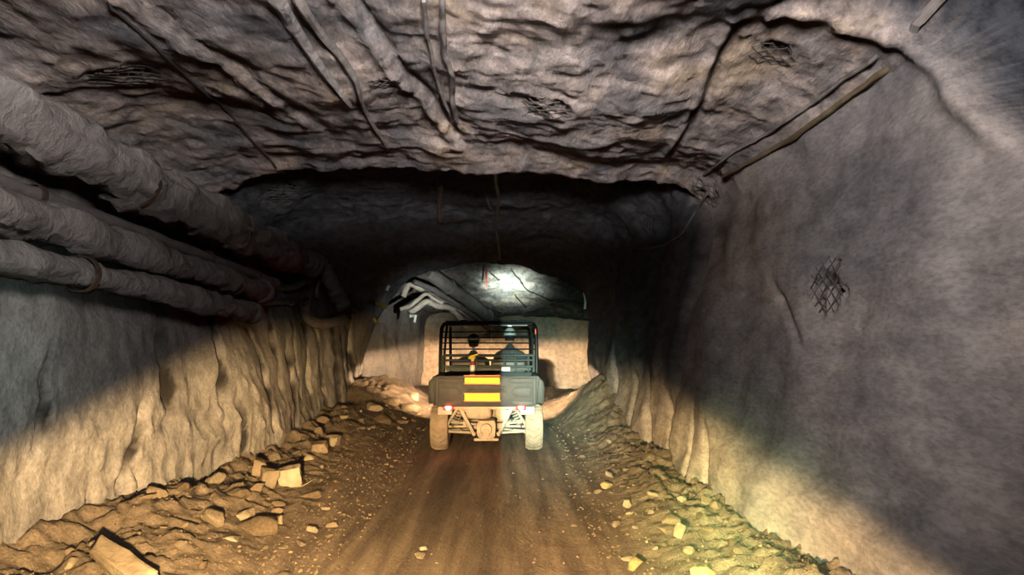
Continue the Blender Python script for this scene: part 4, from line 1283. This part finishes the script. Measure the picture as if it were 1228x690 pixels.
# gearbox and engine
bm = bmesh.new()
prism(bm, [(-.115, .46), (.115, .46), (.135, .40), (.13, .26), (.09, .20), (.0, .175), (-.09, .20), (-.13, .26), (-.135, .40)], -.40, .10, 'Y', .018)
lathe(bm, [(.0001, -.05), (.075, -.045), (.085, -.02), (.085, .02)], (.0, -.40, .34), 'Y', 20)
box(bm, (0, -.445, .295), (.085, .035, .10), None, .008)
for (x, z) in ((-.095, .43), (.095, .43), (-.105, .27), (.105, .27)):
    lathe(bm, [(.0001, -.02), (.013, -.02), (.013, .03)], (x, -.40, z), 'Y', 6)
box(bm, (0, -.38, .20), (.34, .05, .035), None, .008)
gb = obj('gearbox', bm, M_DUSTY2, V)
bm = bmesh.new()
lathe(bm, [(.0001, -.20), (.05, -.195), (.085, -.16), (.095, -.08), (.095, .06), (.08, .13), (.045, .16), (.0001, .165)], (-.09, -.30, .56), 'X', 22)
lathe(bm, [(.0001, -.05), (.028, -.05), (.028, .04)], (-.21, -.38, .545), 'Y', 12)
tube(bm, [(-.27, -.30, .58), (-.32, -.28, .61), (-.34, -.1, .62)], .028, 10)
obj('muffler', bm, M_DUSTY2, V)
bm = bmesh.new()
box(bm, (.06, .20, .55), (.46, .34, .20), None, .03)
for k in range(6): box(bm, (.20, .02, .47 + k * .028), (.24, .03, .010), None, .003)
lathe(bm, [(.0001, -.03), (.10, -.03), (.11, 0), (.11, .04)], (.22, .0, .52), 'Y', 20)
tube(bm, [(-.05, -.05, .60), (.1, -.12, .625), (.28, -.1, .60), (.34, .1, .56)], .022, 8)
obj('engine', bm, M_DUSTY, V)
# tail lamps
for s, lab in ((-1, None), (1, None)):
    bm = bmesh.new()
    box(bm, (s * .50 - .02, -.462, .668), (.145, .05, .115), None, .012)
    tl = obj('tail_lamp', bm, M_PLASTIC, V)
    bm = bmesh.new()
    box(bm, (s * .50 - .02, -.492, .668), (.13, .014, .10), None, .006)
    obj('lens', bm, M_LENS, tl, label='glowing red lens')
    bm = bmesh.new()
    lathe(bm, [(.0001, -.026), (.022, -.022), (.035, -.010), (.039, 0), (.039, .01)], (s * .50 - .02, -.498, .655), 'Y', 16)
    obj('lamp_core', bm, M_HOT, tl, label='white hot lamp core')

# ------------------------------------------------------------------ fire extinguisher strapped to the headboard screen
M_STEELCYL = simple_mat('pale_cylinder', (0.62, 0.62, 0.60), 0.45, 0.1, 0.12, 16.0)
M_YELLOW = simple_mat('yellow_cap_plastic', (0.75, 0.62, 0.04), 0.45, 0, 0.1, 20.0)
M_REDBAND = simple_mat('dark_red_band', (0.22, 0.03, 0.02), 0.5, 0, 0.1, 20.0)
EX = thing('fire_extinguisher', 'slim pale fire extinguisher with yellow top clipped upright behind the cab on the left', 'fire extinguisher', (VX - .235, VY + .535, 1.005))
bm = bmesh.new(); lathe(bm, [(.0001, 0), (.034, 0), (.04, .012), (.04, .20), (.034, .225), (.018, .245), (.018, .26), (.0001, .26)], (0, 0, 0), 'Z', 20)
obj('cylinder', bm, M_STEELCYL, EX)
bm = bmesh.new(); lathe(bm, [(.0405, .17), (.043, .175), (.043, .215), (.036, .232)], (0, 0, 0), 'Z', 20)
obj('neck_band', bm, M_REDBAND, EX)
bm = bmesh.new()
lathe(bm, [(.022, .255), (.04, .265), (.045, .29), (.036, .32), (.0001, .325)], (0, 0, 0), 'Z', 14)
box(bm, (.035, -.012, .325), (.10, .035, .022), Matrix.Rotation(radians(-16), 3, 'Y'), .006)
box(bm, (-.035, -.012, .285), (.06, .04, .04), None, .01)
obj('valve_head', bm, M_YELLOW, EX)
bm = bmesh.new(); tube(bm, smooth_path([(.04, -.02, .28), (.07, -.03, .22), (.055, -.035, .10), (.045, -.03, .05)], 6), .009, 8)
obj('hose', bm, M_SEAT, EX)

# ------------------------------------------------------------------ the two riders
M_SKIN = simple_mat('skin', (0.42, 0.25, 0.17), 0.55, 0, 0.1, 10.0)
M_COVER = simple_mat('dark_work_jacket', (0.045, 0.050, 0.055), 0.8, 0, 0.3, 12.0)
M_TROUS = simple_mat('dark_work_trousers', (0.03, 0.034, 0.045), 0.85, 0, 0.25, 12.0)
M_BOOT = simple_mat('black_boot_rubber', (0.015, 0.015, 0.015), 0.5, 0, 0.2, 12.0)
M_TAPE = simple_mat('silver_reflective_tape', (0.9, 0.9, 0.9), 0.3, 0.6, 0.05, 30.0)
M_HATW = simple_mat('white_helmet_shell', (0.82, 0.84, 0.83), 0.35, 0, 0.04, 20.0)
M_HATD = simple_mat('dark_helmet_shell', (0.03, 0.03, 0.032), 0.35, 0, 0.1, 20.0)
M_HAIR = simple_mat('dark_hair', (0.02, 0.015, 0.012), 0.7, 0, 0.2, 40.0)

def skin_body(name, J, E, order_root):
    """J: name -> (point, radius).  One continuous surface grown over the joints."""
    names = list(J)
    me = bpy.data.meshes.new(name)
    me.from_pydata([J[n][0] for n in names], [(names.index(a), names.index(b)) for a, b in E], [])
    o = link(name, me)
    md = o.modifiers.new('skin', 'SKIN')
    md.use_smooth_shade = True
    for n, d in zip(names, me.skin_vertices[0].data):
        r = J[n][1]
        d.radius = r if isinstance(r, tuple) else (r, r)
        d.use_root = (n == order_root)
    sb = o.modifiers.new('sub', 'SUBSURF'); sb.levels = 2; sb.render_levels = 2
    dg = bpy.context.evaluated_depsgraph_get()
    m2 = bpy.data.meshes.new_from_object(o.evaluated_get(dg))
    m2.name = name
    o.modifiers.clear(); o.data = m2
    return o

def head_bm(bm, c, r, turn=0.0):
    """a head with brow, nose, lips, chin and ears, looking along +Y, added to bm (skin = material 0, eyes = 4)"""
    b2 = bmesh.new()
    bmesh.ops.create_uvsphere(b2, u_segments=36, v_segments=26, radius=1.0)
    for v in b2.verts:
        x, y, z = v.co
        X_, Y_, Z_ = x * .76, y * .95, z * 1.12
        if z < 0:
            X_ *= 1 - .28 * (-z) ** 1.5
            if y > 0: Y_ *= 1 - .05 * (-z)
            else: Y_ *= 1 - .35 * (-z) ** 1.2
        if y > .3:
            Y_ += .20 * math.exp(-(x / .13) ** 2) * math.exp(-((z + .17) / .16) ** 2)              # nose
            Y_ += .05 * math.exp(-(x / .10) ** 2) * math.exp(-((z - .05) / .2) ** 2)
            Y_ += .05 * math.exp(-((z - .22) / .09) ** 2) * (1 - min(1, abs(x) / .7))                # brow
            for sx in (-1, 1):
                Y_ -= .09 * math.exp(-(((x - sx * .3) / .16) ** 2 + ((z - .06) / .11) ** 2))         # eye socket
            Y_ += .05 * math.exp(-(x / .26) ** 2) * (math.exp(-((z + .47) / .05) ** 2) + math.exp(-((z + .60) / .05) ** 2))   # lips
            Y_ += .09 * math.exp(-(x / .3) ** 2) * math.exp(-((z + .86) / .13) ** 2)                 # chin
        v.co = Vector((X_, Y_, Z_))
    R = Matrix.Rotation(turn, 3, 'Z')
    for sx in (-1, 1):
        e = bmesh.ops.create_uvsphere(b2, u_segments=14, v_segments=10, radius=.085)['verts']
        for v in e: v.co += Vector((sx * .225, .80, .07))
        for f in set(f for v in e for f in v.link_faces): f.material_index = 4
        q = bmesh.ops.create_uvsphere(b2, u_segments=14, v_segments=10, radius=.2)['verts']
        for v in q: v.co = Vector((v.co.x * .35, v.co.y * .75, v.co.z * 1.25)) + Vector((sx * .77, -.05, -.02))
    me = bpy.data.meshes.new('tmp_head')
    for v in b2.verts: v.co = Vector(c) + R @ (v.co * r)
    for f in b2.faces: f.smooth = True
    b2.to_mesh(me); b2.free()
    bm.from_mesh(me)
    bpy.data.meshes.remove(me)

def rider(label, x, headtop, lean, hands, helmet, turn=0.0):
    """a seated rider; x in vehicle coordinates, headtop = crown of the helmet above the ground."""
    bx, by = VX + x, VY
    sh = headtop - .40                      # shoulder height
    P = lambda dx, y, z: (bx + dx, by + y, z)
    hip = .855
    J = {'pel': (P(0, 1.03, hip), (.155, .115)), 'waist': (P(lean * .3, 1.005, hip + .16), (.145, .105)), 'chest': (P(lean * .7, .985, sh - .13), (.175, .115)),
         'clav': (P(lean, .99, sh - .005), (.145, .09)), 'neck': (P(lean, 1.01, sh + .075), .070), 'nape': (P(lean, 1.03, sh + .135), .058)}
    E = [('pel', 'waist'), ('waist', 'chest'), ('chest', 'clav'), ('clav', 'neck'), ('neck', 'nape')]
    for s, n in ((-1, 'l'), (1, 'r')):
        hx, hy, hz = hands[0 if s < 0 else 1]
        S = Vector(P(lean + s * .205, .985, sh - .055))
        H = Vector(P(hx, hy, hz))
        el = (S + H) / 2 + Vector((s * .07, -.06, -.13))
        J['sh' + n] = (tuple(S), .074); J['ua' + n] = (tuple(S.lerp(el, .5)), .056); J['el' + n] = (tuple(el), .045)
        J['fa' + n] = (tuple(el.lerp(H, .45)), .042); J['wr' + n] = (tuple(H), (.028, .024))
        E += [('clav', 'sh' + n), ('sh' + n, 'ua' + n), ('ua' + n, 'el' + n), ('el' + n, 'fa' + n), ('fa' + n, 'wr' + n)]
        d = (H - el).normalized()
        side = Vector((1, 0, 0)); side = (side - d * side.dot(d)).normalized()
        down = d.cross(side); down = -down if down.z > 0 else down
        palm = H + d * .055
        J['pa' + n] = (tuple(palm), (.030, .020)); E.append(('wr' + n, 'pa' + n))
        for f, (off, ln) in enumerate(((-.030, .062), (-.010, .070), (.011, .066), (.030, .052))):
            k0 = palm + d * .035 + side * off
            k1 = k0 + d * ln * .42 + down * .012
            k2 = k1 + d * ln * .18 + down * ln * .38
            for i, (q, r_) in enumerate(((k0, .0095), (k1, .0088), (k2, .0075))):
                J['f%d%d%s' % (f, i, n)] = (tuple(q), r_)
            E += [('pa' + n, 'f%d0%s' % (f, n)), ('f%d0%s' % (f, n), 'f%d1%s' % (f, n)), ('f%d1%s' % (f, n), 'f%d2%s' % (f, n))]
        t0 = H + d * .03 - side * s * .030 + down * .01
        t1 = t0 + d * .03 - side * s * .018 + down * .012
        t2 = t1 + d * .025 + down * .012
        for i, (q, r_) in enumerate(((t0, .011), (t1, .0105), (t2, .009))): J['t%d%s' % (i, n)] = (tuple(q), r_)
        E += [('wr' + n, 't0' + n), ('t0' + n, 't1' + n), ('t1' + n, 't2' + n)]
        K = P(s * .15, 1.46, hip + .03); A = P(s * .14, 1.55, .47)
        J['th' + n] = (P(s * .10, 1.10, hip + .005), .085); J['mt' + n] = (P(s * .13, 1.28, hip + .02), .078); J['kn' + n] = (K, .060)
        J['ca' + n] = (P(s * .145, 1.50, .66), .056); J['an' + n] = (A, .040); J['to' + n] = (P(s * .125, 1.66, .432), (.042, .030))
        E += [('pel', 'th' + n), ('th' + n, 'mt' + n), ('mt' + n, 'kn' + n), ('kn' + n, 'ca' + n), ('ca' + n, 'an' + n), ('an' + n, 'to' + n)]
    o = skin_body('person', J, E, 'pel')
    me = o.data
    bm = bmesh.new(); bm.from_mesh(me)
    wr = {n: Vector(J['wr' + n][0]) for n in 'lr'}; el_ = {n: Vector(J['el' + n][0]) for n in 'lr'}
    for f in bm.faces:
        c = f.calc_center_median()
        m = 1
        if c.y > by + 1.06 and c.z < hip + .13: m = 2
        if c.z < hip - .02: m = 2
        if c.z < .53 and c.y > by + 1.4: m = 3
        for n in 'lr':
            ax = (wr[n] - el_[n]).normalized()
            if (c - wr[n]).length < .19 and (c - wr[n]).dot(ax) > .004: m = 0
        f.material_index = m; f.smooth = True
    hc = Vector(P(lean, 1.06, headtop - .135))
    head_bm(bm, hc, .104, turn)
    bm.to_mesh(me); bm.free()
    for m in (M_SKIN, M_COVER, M_TROUS, M_BOOT, M_SEAT): me.materials.append(m)
    tag(o, label, 'person', 'riders in the utility vehicle')
    R = Matrix.Rotation(turn, 3, 'Z')
    # hair below the helmet rim, down to the nape
    bm = bmesh.new()
    gr = []
    for i in range(9):
        z = .02 - i * .0125
        f = sqrt(max(.05, 1 - (z / .135) ** 2))
        gr.append([bm.verts.new(hc + R @ Vector((.086 * f * cos(a), .106 * f * sin(a) * (1 - .012 * i), z))) for a in [pi * .93 + pi * 1.14 * k / 20 for k in range(21)]])
    for i in range(8):
        for k in range(20): bm.faces.new((gr[i][k], gr[i][k + 1], gr[i + 1][k + 1], gr[i + 1][k]))
    obj('hair', bm, M_HAIR, o)
    # helmet: domed shell with ridge, brim all round, lamp bracket, tape band
    bm = bmesh.new()
    c = hc + Vector((0, -.004, .018))
    nlat, nlon = 12, 36
    rings = []
    for i in range(nlat + 1):
        ph = (pi / 2) * i / nlat
        ring = []
        for k in range(nlon):
            a = 2 * pi * k / nlon
            rx, ry, rz = .100, .122, .117
            q = Vector((rx * cos(a) * cos(ph), ry * sin(a) * cos(ph), rz * sin(ph)))
            ring.append(q)
        rings.append(ring)
    rv = [[bm.verts.new(c + R @ q) for q in ring] for ring in rings[:-1]]
    top = bm.verts.new(c + Vector((0, 0, .119)))
    for i in range(nlat - 1):
        for k in range(nlon):
            bm.faces.new((rv[i][k], rv[i][(k + 1) % nlon], rv[i + 1][(k + 1) % nlon], rv[i + 1][k]))
    for k in range(nlon): bm.faces.new((rv[-1][k], rv[-1][(k + 1) % nlon], top))
    b0 = []; b1 = []
    for k in range(nlon):
        a = 2 * pi * k / nlon
        ex = .020 + (.022 if sin(a) > .2 else 0) * sin(a)
        b0.append(bm.verts.new(c + R @ Vector(((.100 + ex) * cos(a), (.122 + ex) * sin(a), -.012))))
        b1.append(bm.verts.new(c + R @ Vector((.094 * cos(a), .115 * sin(a), -.010))))
    for k in range(nlon):
        j = (k + 1) % nlon
        bm.faces.new((rv[0][k], b0[k], b0[j], rv[0][j])); bm.faces.new((b0[k], b1[k], b1[j], b0[j]))
    ridge = [c + R @ Vector((0, .118 * cos(a), .117 * sin(a) + .004)) for a in [radians(q) for q in range(8, 173, 8)]]
    tube(bm, ridge, .008, 6)
    hat = obj('helmet', bm, helmet, o)
    bm = bmesh.new()
    z0, z1 = (.012, .062)
    pr = []
    for z in (z0, (z0 + z1) / 2, z1):
        f = sqrt(max(0, 1 - (z / .117) ** 2))
        pr.append([bm.verts.new(c + R @ Vector(((.1005 + .002) * f * cos(a), (.1225 + .002) * f * sin(a), z))) for a in [pi * 1.08 + pi * .84 * k / 20 for k in range(21)]])
    for i in range(2):
        for k in range(20): bm.faces.new((pr[i][k], pr[i][k + 1], pr[i + 1][k + 1], pr[i + 1][k]))
    obj('tape_band', bm, M_TAPE, hat, label='silver tape round the back of the helmet')
    bm = bmesh.new(); q = c + R @ Vector((0, .128, .05))
    lathe(bm, [(.0001, .035), (.024, .033), (.03, .02), (.03, -.01), (.0001, -.01)], q, 'Y', 16)
    obj('cap_lamp', bm, M_SEAT, hat)
    # hi-vis tape on the back of the jacket
    return o, c
rider('driver on the left, seen from behind, dark helmet with a silver band', -.24, 1.668, .0, ((-.19, 1.33, 1.19), (.08, 1.33, 1.19)), M_HATD)
rider('passenger on the right seen from behind in dark jacket and white helmet', .345, 1.765, .0, ((-.13, 1.40, .97), (.13, 1.40, .97)), M_HATW)
# the passenger's headgear lamp lights the roof ahead (see lamps)

# ------------------------------------------------------------------ light
w = bpy.data.worlds.new('world'); sc.world = w
w.use_nodes = True
w.node_tree.nodes['Background'].inputs[0].default_value = (0, 0, 0, 1)
w.node_tree.nodes['Background'].inputs[1].default_value = 0.0

class X:
    """arithmetic on light-node sockets"""
    nt = None
    def __init__(s, v): s.v = v
    @staticmethod
    def op(o, *a):
        m = X.nt.nodes.new('ShaderNodeMath'); m.operation = o
        for i, q in enumerate(a):
            q = q.v if isinstance(q, X) else q
            if isinstance(q, (int, float)): m.inputs[i].default_value = q
            else: X.nt.links.new(q, m.inputs[i])
        return X(m.outputs[0])
    def __add__(s, o): return X.op('ADD', s, o)
    __radd__ = __add__
    def __sub__(s, o): return X.op('SUBTRACT', s, o)
    def __rsub__(s, o): return X.op('SUBTRACT', o, s)
    def __mul__(s, o): return X.op('MULTIPLY', s, o)
    __rmul__ = __mul__
    def __truediv__(s, o): return X.op('DIVIDE', s, o)
    def __rtruediv__(s, o): return X.op('DIVIDE', o, s)
def xabs(a): return X.op('ABSOLUTE', a)
def xmax(a, b): return X.op('MAXIMUM', a, b)
def xmin(a, b): return X.op('MINIMUM', a, b)
def xexp(a): return X.op('EXPONENT', a)
def xstep(a, b, x):
    m = X.nt.nodes.new('ShaderNodeMapRange'); m.interpolation_type = 'SMOOTHSTEP'
    m.inputs['From Min'].default_value = a; m.inputs['From Max'].default_value = b
    X.nt.links.new(x.v, m.inputs['Value'])
    return X(m.outputs[0])

def lamp(name, loc, aim, energy, color, radius, pattern, size=165):
    """a vehicle lamp, cap lamp or added fill: a spot whose beam pattern is a function of (a, e) = tangents right of and above its axis."""
    l = bpy.data.lights.new(name, 'SPOT')
    l.energy = energy; l.color = color; l.shadow_soft_size = radius
    l.spot_size = radians(size); l.spot_blend = 0.3
    o = bpy.data.objects.new(name, l); COL.objects.link(o)
    o.location = loc
    o.rotation_euler = (Vector(aim) - Vector(loc)).to_track_quat('-Z', 'Y').to_euler()
    if pattern:
        l.use_nodes = True
        nt = l.node_tree; X.nt = nt
        em = [n for n in nt.nodes if n.type == 'EMISSION'][0]
        tc = nt.nodes.new('ShaderNodeTexCoord')
        sp = nt.nodes.new('ShaderNodeSeparateXYZ')
        nt.links.new(tc.outputs['Normal'], sp.inputs[0])
        z = xmax(xabs(X(sp.outputs[2])), 1e-3)
        a, e = X(sp.outputs[0]) / z, X(sp.outputs[1]) / z
        nt.links.new(pattern(a, e).v, em.inputs['Strength'])
    return o

def warm(a, e):
    l = xmax(0.0 - a, 0.0); r = xmax(a - 0.05, 0.0)
    cut = xmin(0.015 + 0.13 * l, 0.19 - 0.34 * l) + 0.04 * xstep(0.0, 0.1, r) - 0.31 * r
    top = 1.0 - xstep(-0.05, 0.045, e - cut)
    wide = 1.0 / (0.16 + a * a * 0.45 + 0.6 * e * e)
    core = 2.6 * xexp(0.0 - (a * a * 30.0 + e * e * 500.0))
    return top * (wide + core)
lamp('headlamp_warm', (-0.45, 0.7, 1.07), (-0.45, 20, 1.07), 1230, (1.0, 0.65, 0.30), 0.05, warm)

def flood(a, e):
    roof = xstep(0.060, 0.092, e + 0.09 * xabs(a)) / (0.035 + 1.8 * e * e + 0.8 * a * a)
    right = xstep(0.12, 0.62, a) * xstep(-1.3, 0.15, e) * (1.0 - 0.7 * xstep(-0.15, 0.2, e)) * 2.2 / (1.0 + 1.2 * a * a * a * a)
    left = xstep(0.20, 1.0, 0.0 - a) * xstep(-1.0, 0.1, e) * 1.1
    return roof * 0.55 + right + left + 0.13
lamp('roof_fill', (0.1, 0.4, 2.9), (0.1, 20, 2.9), 600, (1.0, 0.90, 0.87), 0.40, flood, 178)  # added fill high up, no actual lamp; pattern shaped for roof and walls

# the headlamps of the vehicle ahead on the wall where the drift turns
def ahead(a, e):
    return (1.0 - xstep(0.035, 0.085, e)) / (0.15 + a * a + 3.0 * e * e)
for s in (-1, 1):
    lamp('vehicle_headlamp', (VX + s * .34, VY + 2.64, .70), (VX + s * .34, 30, .70), 1150, (1.0, 0.64, 0.37), 0.04, ahead, 120)

# greenish white cap lamp worn beside the camera: right half of the vehicle and the bank beside it
def green(a, e):
    q = a * a * 90.0 + e * e * 70.0
    return xstep(-0.073, -0.066, a) * xexp(0.0 - q * 1.6)
lamp('cap_lamp_beam', (0.03, 0.15, 1.72), tuple(at_d(657, 480, 9.4)), 19000, (0.66, 1.0, 0.84), 0.02, green, 60)
def green2(a, e):
    return xexp(0.0 - (a * a * 110.0 + e * e * 70.0))
lamp('cap_lamp_side_beam', (0.25, 0.2, 1.70), tuple(at_d(858, 648, 4.9)), 4300, (0.62, 1.0, 0.38), 0.03, green2, 60)
lamp('cap_lamp_left_beam', (-0.2, 0.2, 1.70), tuple(at_d(10, 450, 4.2)), 340, (0.75, 1.0, 0.92), 0.03, green2, 90)

# the passenger's cap lamp on the far roof
def spotp(a, e):
    q = a * a + e * e * 1.6
    return xexp(0.0 - q * 200.0)
lamp('passenger_cap_lamp', (VX + .345, VY + 1.26, 1.74), tuple(at_d(611, 341, 19.3)), 60000, (0.80, 1.0, 0.88), 0.02, spotp, 50)
# added fill at the driver's helmet, brightens the hoses on the left
def soft(a, e):
    return xexp(0.0 - (a * a + e * e) * 55.0)
lamp('driver_fill', (VX - .24, VY + 1.26, 1.66), tuple(at_d(512, 362, 18.0)), 1900, (0.95, 1.0, 0.92), 0.02, soft, 80)
# glow of the two tail lamps on the frame around them
for s in (-1, 1):
    l = bpy.data.lights.new('tail_lamp_glow', 'POINT'); l.energy = 3; l.color = (1, .06, .04); l.shadow_soft_size = .03
    o = bpy.data.objects.new('tail_lamp_glow', l); COL.objects.link(o)
    o.location = (VX + s * .50 - .02, VY - .56, .655)
